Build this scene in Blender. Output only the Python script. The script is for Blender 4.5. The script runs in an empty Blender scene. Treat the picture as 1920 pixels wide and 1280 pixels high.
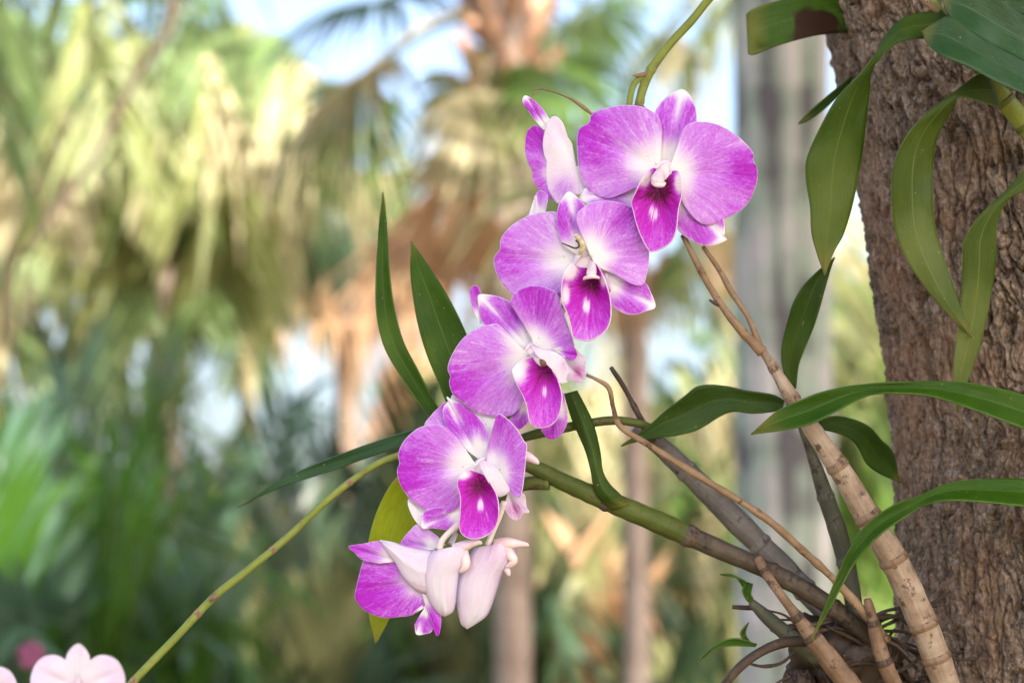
import bpy, math, random
import numpy as np
from mathutils import Vector, Matrix

random.seed(7)
RNG = np.random.default_rng(7)
SC = bpy.context.scene
COL = SC.collection

# ------------------------------------------------------------------ camera
LENS, CAM_Z, PITCH, D = 85.0, 1.55, math.radians(6.0), 1.0
K = 36.0 / LENS / 1920.0                       # metres per photo pixel at one metre
cam = bpy.data.cameras.new("camera")
camo = bpy.data.objects.new("camera", cam)
COL.objects.link(camo)
SC.camera = camo
cam.lens, cam.sensor_width, cam.clip_start, cam.clip_end = LENS, 36.0, 0.05, 3000.0
camo.location = (0, 0, CAM_Z)
camo.rotation_euler = (math.pi / 2 + PITCH, 0, 0)
cam.dof.use_dof = True
cam.dof.focus_distance = 0.995
cam.dof.aperture_fstop = 10.0
cam.dof.aperture_blades = 0

# ------------------------------------------------------------------ sky and sun
SUN_EL, SUN_ROT = math.radians(42), math.radians(150)
world = bpy.data.worlds.new("World")
SC.world = world
world.use_nodes = True
wn = world.node_tree.nodes
sky = wn.new("ShaderNodeTexSky")
sky.sky_type = 'NISHITA'
sky.sun_disc = False
sky.sun_elevation, sky.sun_rotation = SUN_EL, SUN_ROT
sky.air_density, sky.dust_density, sky.ozone_density = 0.8, 5.5, 0.6
world.node_tree.links.new(sky.outputs[0], wn["Background"].inputs[0])
wn["Background"].inputs[1].default_value = 0.15
sun = bpy.data.lights.new("sun", 'SUN')
sun.energy, sun.angle, sun.color = 5.0, math.radians(0.5), (1.0, 0.94, 0.84)
suno = bpy.data.objects.new("sun", sun)
COL.objects.link(suno)
sdir = Vector((math.sin(SUN_ROT) * math.cos(SUN_EL), math.cos(SUN_ROT) * math.cos(SUN_EL), math.sin(SUN_EL)))
suno.rotation_euler = sdir.to_track_quat('Z', 'Y').to_euler()
suno.location = (0, 0, 20)
SC.view_settings.view_transform = 'Standard'
SC.view_settings.look = 'None'
SC.view_settings.exposure = 1.97
SC.view_settings.gamma = 1.0
SC.cycles.use_denoising = True
SC.cycles.max_bounces = 8
SC.cycles.transparent_max_bounces = 8
SC.cycles.sample_clamp_indirect = 6.0

# ------------------------------------------------------------------ helpers
FWD = np.array([0, math.cos(PITCH), math.sin(PITCH)])
UPV = np.array([0, -math.sin(PITCH), math.cos(PITCH)])
RGT = np.array([1.0, 0, 0])
C0 = np.array([0, 0, CAM_Z])


def at(px, py, depth):
    return C0 + FWD * depth + (RGT * (px - 960) + UPV * (640 - py)) * K * depth


def P(x, y, z=0.0):
    """a place in the plant: picture position and height towards the viewer (units of 0.22 mm)"""
    return at(x, y, D - z * K * D)


def Parr(a):
    a = np.asarray(a, float)
    dep = (D - a[:, 2] * K * D)[:, None]
    return C0 + FWD * dep + (RGT * (a[:, :1] - 960) + UPV * (640 - a[:, 1:2])) * K * dep


WLOC = {}


def empty(name, loc, parent=None):
    o = bpy.data.objects.new(name, None)
    o.empty_display_size = 0.02
    COL.objects.link(o)
    loc = Vector(loc)
    WLOC[o.name] = loc.copy()
    if parent is not None:
        o.parent = parent
        o.location = loc - WLOC[parent.name]
    else:
        o.location = loc
    return o


def tag(o, label, cat, group=None, kind=None):
    o["label"], o["category"] = label, cat
    if group:
        o["group"] = group
    if kind:
        o["kind"] = kind
    return o


def mesh_obj(name, verts, faces, mat, parent=None, uv=None, attrs=None, smooth=True, origin=None, thick=0.0):
    verts = np.asarray(verts, float)
    org = verts.mean(0) if origin is None else np.asarray(origin, float)
    me = bpy.data.meshes.new(name)
    me.from_pydata((verts - org).tolist(), [], faces if isinstance(faces, list) else faces.tolist())
    if uv is not None:
        lay = me.uv_layers.new(name="UVMap")
        vi = np.empty(len(me.loops), dtype=np.int32)
        me.loops.foreach_get("vertex_index", vi)
        lay.data.foreach_set("uv", np.asarray(uv, np.float32)[vi].ravel())
    for k, v in (attrs or {}).items():
        v = np.asarray(v, np.float32)
        if v.ndim == 2:
            a = me.attributes.new(k, 'FLOAT_COLOR', 'POINT')
            a.data.foreach_set("color", np.c_[v, np.ones(len(v))].astype(np.float32).ravel())
        else:
            a = me.attributes.new(k, 'FLOAT', 'POINT')
            a.data.foreach_set("value", v)
    if smooth:
        me.polygons.foreach_set("use_smooth", np.ones(len(me.polygons), dtype=bool))
    me.materials.append(mat)
    me.update()
    o = bpy.data.objects.new(name, me)
    COL.objects.link(o)
    if parent is not None:
        o.parent = parent
        o.location = Vector(org) - WLOC[parent.name]
    else:
        o.location = Vector(org)
    WLOC[o.name] = Vector(org)
    if thick:
        m = o.modifiers.new("thickness", 'SOLIDIFY')
        m.thickness, m.offset = thick, 0.0
    return o


def spline(pts, n):
    """Catmull-Rom through pts, n samples even in length"""
    p = np.asarray(pts, float)
    q = np.vstack([2 * p[0] - p[1], p, 2 * p[-1] - p[-2]])
    out = []
    m = 24
    t = np.linspace(0, 1, m, endpoint=False)[:, None]
    for i in range(1, len(q) - 2):
        a, b, c, d = q[i - 1], q[i], q[i + 1], q[i + 2]
        out.append(0.5 * (2 * b + (c - a) * t + (2 * a - 5 * b + 4 * c - d) * t ** 2 + (3 * b - a - 3 * c + d) * t ** 3))
    out.append(p[-1:])
    s = np.vstack(out)
    L = np.r_[0, np.cumsum(np.linalg.norm(np.diff(s[:, :3], axis=0), axis=1))]
    L += np.linspace(0, 1e-9, len(L))
    u = np.linspace(0, L[-1], n)
    return np.stack([np.interp(u, L, s[:, k]) for k in range(s.shape[1])], 1)


def grid_faces(nr, nc, wrap=False):
    r = np.arange(nr - 1)[:, None] * nc
    c = np.arange(nc if wrap else nc - 1)[None]
    c2 = (c + 1) % nc
    return np.stack([r + c, r + c2, r + nc + c2, r + nc + c], -1).reshape(-1, 4)


def sstep(a, b, x):
    t = np.clip((x - a) / (b - a), 0, 1)
    return t * t * (3 - 2 * t)


_G = RNG.random((64, 64, 64)).astype(np.float32)


def vnoise(x, y, z):
    x, y, z = np.broadcast_arrays(np.asarray(x, float), np.asarray(y, float), np.asarray(z, float))
    xi, yi, zi = np.floor(x).astype(int), np.floor(y).astype(int), np.floor(z).astype(int)
    fx, fy, fz = x - xi, y - yi, z - zi
    fx, fy, fz = fx * fx * (3 - 2 * fx), fy * fy * (3 - 2 * fy), fz * fz * (3 - 2 * fz)
    g = lambda a, b, c: _G[(xi + a) & 63, (yi + b) & 63, (zi + c) & 63]
    l = lambda a, b, t: a + (b - a) * t
    return l(l(l(g(0, 0, 0), g(1, 0, 0), fx), l(g(0, 1, 0), g(1, 1, 0), fx), fy),
             l(l(g(0, 0, 1), g(1, 0, 1), fx), l(g(0, 1, 1), g(1, 1, 1), fx), fy), fz)


def fbm(x, y, z, o=4):
    s, a = 0, 0.5
    for i in range(o):
        s = s + a * vnoise(x * 2 ** i + 7.3 * i, y * 2 ** i + 3.1 * i, z * 2 ** i)
        a *= 0.5
    return s


def tube_data(pts, seg=12, n=None, cap=True):
    """pts: world x,y,z,radius rows (already sampled)"""
    p = np.asarray(pts, float)
    c, r = p[:, :3], p[:, 3]
    t = np.gradient(c, axis=0)
    t /= np.linalg.norm(t, axis=1)[:, None] + 1e-12
    ref = np.array([0.31, 0.17, 0.93]) if abs(t[0, 2]) < 0.9 else np.array([0.9, 0.3, 0.1])
    nrm = np.cross(t[0], ref)
    nrm /= np.linalg.norm(nrm)
    vs, uv = [], []
    L = np.r_[0, np.cumsum(np.linalg.norm(np.diff(c, axis=0), axis=1))]
    a = np.linspace(0, 2 * math.pi, seg, endpoint=False)
    for i in range(len(c)):
        nrm = nrm - t[i] * nrm.dot(t[i])
        nrm /= np.linalg.norm(nrm) + 1e-12
        b = np.cross(t[i], nrm)
        vs.append(c[i] + r[i] * (np.cos(a)[:, None] * nrm + np.sin(a)[:, None] * b))
        uv.append(np.stack([a / (2 * math.pi), np.full(seg, L[i])], 1))
    v = np.vstack(vs)
    f = grid_faces(len(c), seg, True).tolist()
    if cap:
        f.append(list(range(seg))[::-1])
        f.append([len(v) - seg + i for i in range(seg)])
    return v, f, np.vstack(uv)


def tube(name, pts, mat, parent=None, seg=12, n=40, rough=0.0, cap=True):
    """pts: rows of picture x, y, z, radius (plant units)"""
    s = spline(pts, n)
    w = np.c_[Parr(s[:, :3]), s[:, 3] * K * D]
    if rough:
        w[:, 3] *= 1 + rough * (vnoise(np.arange(n) * 0.35, pts[0][0], 1.5) - 0.5)
    v, f, uv = tube_data(w, seg, cap=cap)
    o = mesh_obj(name, v, f, mat, parent, uv)
    return o


# ------------------------------------------------------------------ materials
class NT:
    def __init__(self, name):
        self.m = bpy.data.materials.new(name)
        self.m.use_nodes = True
        self.t = self.m.node_tree
        self.t.nodes.clear()
        self.out = self.n("ShaderNodeOutputMaterial")

    def n(self, typ, **kw):
        nd = self.t.nodes.new(typ)
        for k, v in kw.items():
            if isinstance(k, str) and hasattr(nd, k):
                setattr(nd, k, v)
        return nd

    def link(self, a, b):
        self.t.links.new(a, b)

    def val(self, sock, v):
        if hasattr(v, "is_output"):
            self.link(v, sock)
        else:
            sock.default_value = v

    def math(self, op, a, b=0.0, c=None, clamp=False):
        nd = self.n("ShaderNodeMath", operation=op, use_clamp=clamp)
        self.val(nd.inputs[0], a)
        self.val(nd.inputs[1], b)
        if c is not None:
            self.val(nd.inputs[2], c)
        return nd.outputs[0]

    def ramp(self, fac, stops, interp='LINEAR'):
        nd = self.n("ShaderNodeValToRGB")
        nd.color_ramp.interpolation = interp
        e = nd.color_ramp.elements
        while len(e) < len(stops):
            e.new(0.5)
        for el, (p, c) in zip(e, stops):
            el.position = p
            el.color = (*c, 1)
        self.val(nd.inputs[0], fac)
        return nd.outputs[0]

    def noise(self, vec, scale, detail=4, rough=0.55, dist=0.0):
        nd = self.n("ShaderNodeTexNoise")
        if vec is not None:
            self.link(vec, nd.inputs["Vector"])
        nd.inputs["Scale"].default_value = scale
        nd.inputs["Detail"].default_value = detail
        nd.inputs["Roughness"].default_value = rough
        nd.inputs["Distortion"].default_value = dist
        return nd.outputs[0]

    def mapv(self, vec, scale):
        nd = self.n("ShaderNodeMapping")
        self.link(vec, nd.inputs[0])
        nd.inputs["Scale"].default_value = scale
        return nd.outputs[0]

    def mix(self, fac, a, b, blend='MIX'):
        nd = self.n("ShaderNodeMix", data_type='RGBA', blend_type=blend)
        self.val(nd.inputs[0], fac)
        for s, v in ((nd.inputs[6], a), (nd.inputs[7], b)):
            if hasattr(v, "is_output"):
                self.link(v, s)
            else:
                s.default_value = (*v, 1)
        return nd.outputs[2]

    def finish(self, col, rough=0.5, spec=0.5, trans=0.0, tcol=None, bump=None, bstr=0.3, bdist=0.001, coat=0.0):
        p = self.n("ShaderNodeBsdfPrincipled")
        self.val(p.inputs["Base Color"], col if hasattr(col, "is_output") else (*col, 1))
        self.val(p.inputs["Roughness"], rough)
        self.val(p.inputs["Specular IOR Level"], spec)
        if bump is not None:
            b = self.n("ShaderNodeBump")
            b.inputs["Strength"].default_value = bstr
            b.inputs["Distance"].default_value = bdist
            self.link(bump, b.inputs["Height"])
            self.link(b.outputs[0], p.inputs["Normal"])
        sh = p.outputs[0]
        if trans:
            tr = self.n("ShaderNodeBsdfTranslucent")
            tc = tcol if tcol is not None else col
            self.val(tr.inputs[0], tc if hasattr(tc, "is_output") else (*tc, 1))
            mx = self.n("ShaderNodeMixShader")
            mx.inputs[0].default_value = trans
            self.link(sh, mx.inputs[1])
            self.link(tr.outputs[0], mx.inputs[2])
            sh = mx.outputs[0]
        self.link(sh, self.out.inputs[0])
        return self.m


def mat_petal(name, stops, nvein, vein_amp, rim=0.968, trans=0.28):
    t = NT(name)
    uv = t.n("ShaderNodeUVMap").outputs[0]
    pig = t.n("ShaderNodeAttribute", attribute_name="pig").outputs["Fac"]
    sep = t.n("ShaderNodeSeparateXYZ")
    t.link(uv, sep.inputs[0])
    big = t.noise(t.mapv(uv, (nvein * 0.5, 2.0, 1)), 1.0, 2, 0.5, 0.3)
    v1 = t.noise(t.mapv(uv, (nvein * 1.7, 2.6, 1)), 1.0, 3, 0.6, 0.9)
    v2 = t.noise(t.mapv(uv, (nvein * 3.0, 22.0, 1)), 1.0, 2, 0.6, 0.8)
    vv = t.math('ADD', t.math('MULTIPLY', t.math('SUBTRACT', v1, 0.5), 2.7), t.math('MULTIPLY', t.math('SUBTRACT', v2, 0.5), 2.2))
    vv = t.math('ADD', vv, t.math('MULTIPLY', t.math('SUBTRACT', big, 0.5), 1.2))
    fac = t.math('ADD', 1.0, t.math('MULTIPLY', vv, vein_amp))
    tt = t.math('MULTIPLY', pig, fac)
    rs = t.math('DIVIDE', t.math('SUBTRACT', 1.0, sep.outputs[1]), 1.0 - rim, clamp=True) if rim < 1 else 1.0
    rr = t.math('MULTIPLY', tt, t.math('ADD', t.math('MULTIPLY', rs, 0.8), 0.2))
    col = t.ramp(t.math('MULTIPLY', rr, 0.5, clamp=True), stops)
    oc = t.n("ShaderNodeTexCoord").outputs["Object"]
    fl = t.noise(oc, 330, 1, 0.5)
    col = t.mix(t.math('MULTIPLY', t.math('GREATER_THAN', fl, 0.80), 0.6), col, (0.45, 0.14, 0.14))
    return t.finish(col, 0.5, 0.35, trans, None, vv, 0.35, 0.0005)


STOPS = [(0.0, (0.90, 0.88, 0.90)), (0.10, (0.80, 0.66, 0.87)), (0.28, (0.62, 0.26, 0.80)), (0.5, (0.49, 0.060, 0.66)),
         (0.68, (0.44, 0.010, 0.56)), (1.0, (0.40, 0.004, 0.48))]
M_PETAL = mat_petal("petal_purple", STOPS, 30, 0.50, 0.983)
M_SEPAL = mat_petal("sepal_purple", STOPS, 17, 0.50, 0.965)
LSTOPS = [(0.0, (0.88, 0.82, 0.86)), (0.12, (0.78, 0.54, 0.76)), (0.30, (0.58, 0.17, 0.68)), (0.5, (0.49, 0.015, 0.54)),
          (0.65, (0.45, 0.002, 0.42)), (0.82, (0.27, 0.0, 0.17)), (1.0, (0.07, 0.0, 0.02))]
M_LIP = mat_petal("lip_magenta", LSTOPS, 38, 0.46, 0.985, 0.2)
PSTOPS = [(0.0, (0.87, 0.86, 0.91)), (0.12, (0.79, 0.66, 0.84)), (0.3, (0.68, 0.38, 0.66)), (0.5, (0.54, 0.14, 0.46)), (1.0, (0.42, 0.03, 0.28))]
M_PALE = mat_petal("sepal_pale", PSTOPS, 20, 0.8, 1.1, 0.35)


def mat_plain(name, c1, c2, scale, rough=0.5, spec=0.5, trans=0.0, bstr=0.2, bdist=0.0006, detail=5, coord="Object"):
    t = NT(name)
    tc = t.n("ShaderNodeTexCoord").outputs[coord]
    nz = t.noise(tc, scale, detail)
    return t.finish(t.ramp(nz, [(0.3, c1), (0.7, c2)]), rough, spec, trans, None, nz, bstr, bdist)


M_COLUMN = mat_plain("column_pink", (0.74, 0.52, 0.60), (0.84, 0.74, 0.78), 400, 0.35, 0.5, 0.15)
M_SPUR = mat_plain("spur_pink", (0.70, 0.40, 0.46), (0.86, 0.74, 0.73), 110, 0.45, 0.4, 0.15)
M_PEDICEL = mat_plain("pedicel_cream", (0.70, 0.62, 0.55), (0.80, 0.72, 0.70), 250, 0.45, 0.4, 0.15)
M_ANTHER = mat_plain("anther_brown", (0.06, 0.025, 0.012), (0.22, 0.11, 0.05), 900, 0.6)


def mat_leaf(name, c1, c2, vein, trans=0.22, rough=0.42, spots=0.0, tcol=None):
    """strap leaf: uv.x across, uv.y along"""
    t = NT(name)
    uv = t.n("ShaderNodeUVMap").outputs[0]
    tc = t.n("ShaderNodeTexCoord").outputs["Object"]
    sep = t.n("ShaderNodeSeparateXYZ")
    t.link(uv, sep.inputs[0])
    st = t.noise(t.mapv(uv, (46, 1.2, 1)), 1.0, 3, 0.6, 0.2)
    mo = t.noise(tc, 38, 4, 0.6)
    col = t.ramp(t.math('ADD', t.math('MULTIPLY', st, 0.4), t.math('MULTIPLY', mo, 0.6)), [(0.38, c1), (0.62, c2)])
    yel = t.noise(tc, 14, 3, 0.6)
    col = t.mix(t.ramp(yel, [(0.54, (0, 0, 0)), (0.72, (0.5, 0.5, 0.5))]), col, vein)
    tipf = t.math('MULTIPLY', t.math('SUBTRACT', sep.outputs[1], 5.3 + 0.0), 1.4, clamp=True)
    col = t.mix(t.math('MULTIPLY', tipf, mo), col, (0.26, 0.22, 0.05))
    mid = t.math('ABSOLUTE', t.math('SUBTRACT', sep.outputs[0], 0.5))
    mv = t.math('SUBTRACT', 1.0, t.math('DIVIDE', mid, 0.022, clamp=True), clamp=True)
    col = t.mix(t.math('MULTIPLY', mv, 0.5), col, vein)
    edge = t.math('GREATER_THAN', mid, 0.488)
    col = t.mix(t.math('MULTIPLY', edge, 0.5), col, vein)
    sp = t.noise(tc, 620, 2, 0.6)
    col = t.mix(t.math('MULTIPLY', t.math('GREATER_THAN', sp, 0.735), 0.5), col, (0.45, 0.42, 0.28))
    if spots:
        s2 = t.noise(tc, spots, 3, 0.6)
        col = t.mix(t.ramp(s2, [(0.55, (0, 0, 0)), (0.58, (1, 1, 1))]), col, (0.035, 0.018, 0.012))
    ro = t.math('ADD', rough, t.math('MULTIPLY', t.math('SUBTRACT', mo, 0.5), 0.3))
    return t.finish(col, ro, 0.24, trans, tcol, st, 0.5, 0.0006)


LEAF = {
    "bright": mat_leaf("leaf_bright_green", (0.0252, 0.0777, 0.0022), (0.0488, 0.1221, 0.0067), (0.1480, 0.2442, 0.0444), 0.30),
    "mid": mat_leaf("leaf_mid_green", (0.0252, 0.0636, 0.0030), (0.0488, 0.0977, 0.0067), (0.1480, 0.1924, 0.0444), 0.28),
    "olive": mat_leaf("leaf_olive", (0.0407, 0.0740, 0.0059), (0.0703, 0.1110, 0.0118), (0.1998, 0.2368, 0.0740), 0.25),
    "dark": mat_leaf("leaf_dark_green", (0.0148, 0.0429, 0.0022), (0.0311, 0.0710, 0.0052), (0.0666, 0.1110, 0.0222), 0.2),
    "blue": mat_leaf("leaf_blue_green", (0.0163, 0.0555, 0.0163), (0.0340, 0.0888, 0.0296), (0.0740, 0.1406, 0.0814), 0.15, 0.33),
    "yellow": mat_leaf("leaf_yellow_green", (0.36, 0.43, 0.012), (0.50, 0.56, 0.03), (0.46, 0.50, 0.10), 0.6),
    "spotted": mat_leaf("leaf_blotched", (0.030, 0.085, 0.008), (0.060, 0.13, 0.015), (0.09, 0.15, 0.03), 0.2, 0.38, 17.0),
}


def mat_cane(name, stops, blotch, band=0.35):
    """cane: uv.y is metres along, uv.x round"""
    t = NT(name)
    uv = t.n("ShaderNodeUVMap").outputs[0]
    tc = t.n("ShaderNodeTexCoord").outputs["Object"]
    fib = t.noise(t.mapv(uv, (24, 30, 1)), 1.0, 5, 0.65, 0.5)
    mo = t.noise(tc, 75, 5, 0.65)
    f = t.math('ADD', t.math('MULTIPLY', fib, band), t.math('MULTIPLY', mo, 1 - band))
    col = t.ramp(f, stops)
    b = t.noise(tc, 130, 4, 0.7)
    col = t.mix(t.ramp(b, [(0.57, (0, 0, 0)), (0.64, (0.9, 0.9, 0.9))]), col, blotch)
    return t.finish(col, 0.6, 0.35, 0.0, None, f, 0.5, 0.0012)


CANE = {
    "beige": mat_cane("cane_beige", [(0.32, (0.1312, 0.0820, 0.0533)), (0.48, (0.2788, 0.2050, 0.1476)), (0.66, (0.4100, 0.3444, 0.2706))], (0.0820, 0.0451, 0.0246)),
    "green": mat_cane("cane_green", [(0.32, (0.0324, 0.0504, 0.0058)), (0.5, (0.0648, 0.0900, 0.0115)), (0.68, (0.1152, 0.1296, 0.0360))], (0.0612, 0.0360, 0.0180)),
    "brown": mat_cane("cane_brown", [(0.32, (0.0210, 0.0156, 0.0108)), (0.5, (0.0570, 0.0432, 0.0300)), (0.68, (0.1200, 0.0990, 0.0750))], (0.0180, 0.0120, 0.0090)),
    "grey": mat_cane("cane_grey", [(0.32, (0.0578, 0.0530, 0.0476)), (0.5, (0.1156, 0.1054, 0.0986)), (0.68, (0.1836, 0.1700, 0.1632))], (0.0476, 0.0374, 0.0306)),
    "dark": mat_cane("cane_dark", [(0.32, (0.0300, 0.0360, 0.0225)), (0.5, (0.0562, 0.0600, 0.0375)), (0.68, (0.1200, 0.1200, 0.0900))], (0.0225, 0.0188, 0.0150)),
    "stalk": mat_cane("stalk_tan", [(0.32, (0.1280, 0.0760, 0.0400)), (0.5, (0.2160, 0.1400, 0.0800)), (0.68, (0.3200, 0.2320, 0.1520))], (0.0800, 0.0400, 0.0200)),
    "stem": mat_cane("stem_green", [(0.32, (0.1105, 0.1445, 0.0170)), (0.5, (0.1700, 0.2125, 0.0340)), (0.68, (0.2295, 0.2635, 0.0595))], (0.1445, 0.1445, 0.0340)),
    "root": mat_cane("root_brown", [(0.32, (0.016, 0.010, 0.007)), (0.5, (0.045, 0.028, 0.018)), (0.68, (0.13, 0.088, 0.058))], (0.02, 0.012, 0.01)),
    "node": mat_cane("node_brown", [(0.32, (0.0700, 0.0385, 0.0210)), (0.5, (0.1680, 0.1050, 0.0630)), (0.68, (0.2800, 0.2030, 0.1400))], (0.0490, 0.0245, 0.0140)),
}


def mat_bark():
    t = NT("tree_bark")
    tc = t.n("ShaderNodeTexCoord").outputs["Object"]
    st = t.mapv(tc, (1, 1, 0.5))
    n1 = t.noise(st, 150, 6, 0.72, 0.6)
    n2 = t.noise(tc, 560, 4, 0.7)
    n3 = t.noise(tc, 16, 4, 0.6)
    f = t.math('ADD', t.math('MULTIPLY', n1, 0.6), t.math('MULTIPLY', n2, 0.4))
    col = t.ramp(f, [(0.38, (0.028, 0.020, 0.014)), (0.44, (0.113, 0.081, 0.058)), (0.51, (0.203, 0.153, 0.112)), (0.62, (0.42, 0.33, 0.25))])
    col = t.mix(t.ramp(n3, [(0.48, (0, 0, 0)), (0.72, (0.6, 0.6, 0.6))]), col, (0.34, 0.19, 0.11))
    return t.finish(col, 0.85, 0.25, 0.0, None, f, 1.0, 0.004)


M_BARK = mat_bark()


def mat_bg(name, c1, c2, trans=0.4, rough=0.45, tcol=None, scale=1.7, spec=0.5):
    t = NT(name)
    tc = t.n("ShaderNodeTexCoord").outputs["Object"]
    nz = t.noise(tc, scale, 4, 0.65)
    col = t.ramp(nz, [(0.34, c1), (0.66, c2)])
    return t.finish(col, rough, spec, trans, tcol, None)


BG = {
    "green": mat_bg("frond_green", (0.050, 0.105, 0.014), (0.110, 0.190, 0.035), 0.40, 0.30, None, 1.7, 0.5),
    "bright": mat_bg("frond_bright_green", (0.040, 0.125, 0.012), (0.095, 0.205, 0.026), 0.50, 0.4),
    "yellow": mat_bg("frond_yellow_green", (0.200, 0.245, 0.075), (0.380, 0.400, 0.160), 0.58, 0.5),
    "lime": mat_bg("frond_lime", (0.110, 0.190, 0.055), (0.250, 0.340, 0.130), 0.58, 0.45),
    "blue": mat_bg("frond_blue_green", (0.045, 0.100, 0.060), (0.100, 0.180, 0.115), 0.30, 0.30, None, 1.7, 0.5),
    "olive": mat_bg("frond_olive", (0.150, 0.165, 0.060), (0.300, 0.290, 0.130), 0.45, 0.5),
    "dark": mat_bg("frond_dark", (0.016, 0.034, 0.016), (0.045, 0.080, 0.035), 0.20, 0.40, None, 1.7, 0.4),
    "dead": mat_bg("frond_dead_tan", (0.400, 0.210, 0.110), (0.600, 0.390, 0.230), 0.45, 0.7),
    "straw": mat_bg("frond_straw", (0.380, 0.330, 0.180), (0.540, 0.480, 0.300), 0.45, 0.6),
    "fibre": mat_bg("palm_fibre", (0.230, 0.120, 0.075), (0.480, 0.280, 0.180), 0.05, 0.8, None, 6.0),
}


def mat_trunk(name, stops, sx=9.0, sz=0.6):
    t = NT(name)
    tc = t.n("ShaderNodeTexCoord").outputs["Object"]
    a = t.noise(t.mapv(tc, (sx, sx, sz)), 1.0, 4, 0.6)
    b = t.noise(t.mapv(tc, (2, 2, 5)), 1.0, 4, 0.6)
    f = t.math('ADD', t.math('MULTIPLY', a, 0.6), t.math('MULTIPLY', b, 0.4))
    return t.finish(t.ramp(f, stops), 0.85, 0.2, 0.0, None, f, 0.6, 0.02)


M_TPINK = mat_trunk("palm_trunk_pinkish", [(0.35, (0.13, 0.09, 0.07)), (0.5, (0.25, 0.19, 0.155)), (0.65, (0.42, 0.34, 0.29))])
M_TGREY = mat_trunk("palm_trunk_grey", [(0.42, (0.12, 0.11, 0.12)), (0.47, (0.30, 0.37, 0.30)), (0.52, (0.36, 0.34, 0.34)), (0.57, (0.58, 0.55, 0.54))], 15.0, 0.5)
M_TOLIVE = mat_trunk("palm_trunk_olive", [(0.35, (0.12, 0.11, 0.05)), (0.5, (0.24, 0.21, 0.11)), (0.65, (0.36, 0.30, 0.18))])
M_TDARK = mat_trunk("palm_trunk_dark", [(0.35, (0.05, 0.035, 0.028)), (0.5, (0.12, 0.085, 0.065)), (0.65, (0.22, 0.16, 0.12))])

# ------------------------------------------------------------------ ground
def ground():
    t = NT("forest_floor")
    tc = t.n("ShaderNodeTexCoord").outputs["Object"]
    a = t.noise(tc, 0.35, 6, 0.65)
    b = t.noise(tc, 9.0, 5, 0.7)
    f = t.math('ADD', t.math('MULTIPLY', a, 0.6), t.math('MULTIPLY', b, 0.4))
    col = t.ramp(f, [(0.35, (0.05, 0.075, 0.02)), (0.5, (0.14, 0.11, 0.06)), (0.65, (0.27, 0.19, 0.115))])
    m = t.finish(col, 0.95, 0.1, 0.0, None, b, 0.8, 0.05)
    xs = np.r_[-1500, -400, -120, np.linspace(-40, 40, 81), 120, 400, 1500]
    X, Y = np.meshgrid(xs, xs)
    near = np.exp(-(X ** 2 + Y ** 2) / 60 ** 2)
    Z = (fbm(X * 0.35, Y * 0.35, 0.0) - 0.47) * 0.35 * near - 0.02
    Z[(X ** 2 + Y ** 2) < 4] = -0.01
    v = np.stack([X, Y, Z], -1).reshape(-1, 3)
    o = mesh_obj("ground", v, grid_faces(len(xs), len(xs)), m, None, origin=(0, 0, 0))
    o["kind"] = "structure"


ground()

# ------------------------------------------------------------------ palms behind
GRAV = np.array([0, 0, -1.0])


def unit(v):
    v = np.asarray(v, float)
    return v / (np.linalg.norm(v) + 1e-12)


def fan_frond(parent, base, hub, tip, mat, normal=None, nseg=26, spread=1.9, droop=0.35, name="frond", seed=0, petw=0.008):
    """a fan leaf: petiole base->hub (world), blade axis hub->tip"""
    r = random.Random(seed * 131 + 5)
    base, hub, tip = (np.asarray(q, float) for q in (base, hub, tip))
    ax = tip - hub
    R = np.linalg.norm(ax)
    ax = ax / R
    nn = np.array([r.uniform(-.5, .5), -0.8, r.uniform(.2, .9)]) if normal is None else np.asarray(normal, float)
    nn = unit(nn - ax * nn.dot(ax))
    sd = np.cross(nn, ax)
    T = [0.04, 0.22, 0.42, 0.62, 0.8, 0.92, 1.0]
    V, F = [], []
    dphi = 2 * spread / nseg
    for i in range(nseg):
        ph = -spread + (i + 0.5) * dphi + r.uniform(-.45, .45) * dphi
        d = ax * math.cos(ph) + sd * math.sin(ph)
        w_d = -ax * math.sin(ph) + sd * math.cos(ph)
        L = R * (1 - 0.22 * abs(ph) / spread) * r.uniform(.86, 1.04)
        dr = droop * r.uniform(.7, 1.35)
        for t in T:
            w = R * dphi * (0.52 * t if t < 0.42 else 0.22 * max(0.0, (1 - t) / 0.58) ** 0.8 + 0.001)
            c = hub + d * L * t * (1 - 0.28 * dr * t * t) + GRAV * (dr * L * t ** 2.4) + nn * 0.03 * R * math.sin(3 * t)
            V += [c - w_d * w, c + nn * w * 0.55, c + w_d * w]
        o = i * len(T) * 3
        for k in range(len(T) - 1):
            a = o + 3 * k
            F += [[a, a + 1, a + 4, a + 3], [a + 1, a + 2, a + 5, a + 4]]
    pc = spline([base, base * .5 + hub * .5 + np.array([0, 0, .12 * np.linalg.norm(hub - base)]), hub, hub + ax * R * .18], 10)
    v, f, _ = tube_data(np.c_[pc, np.linspace(petw * 1.6, petw * .7, 10)], 5)
    n0 = len(V)
    V = np.vstack([np.array(V), v])
    F += [[q + n0 for q in fc] for fc in f]
    return mesh_obj(name, V, F, mat, parent, smooth=False)


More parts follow.
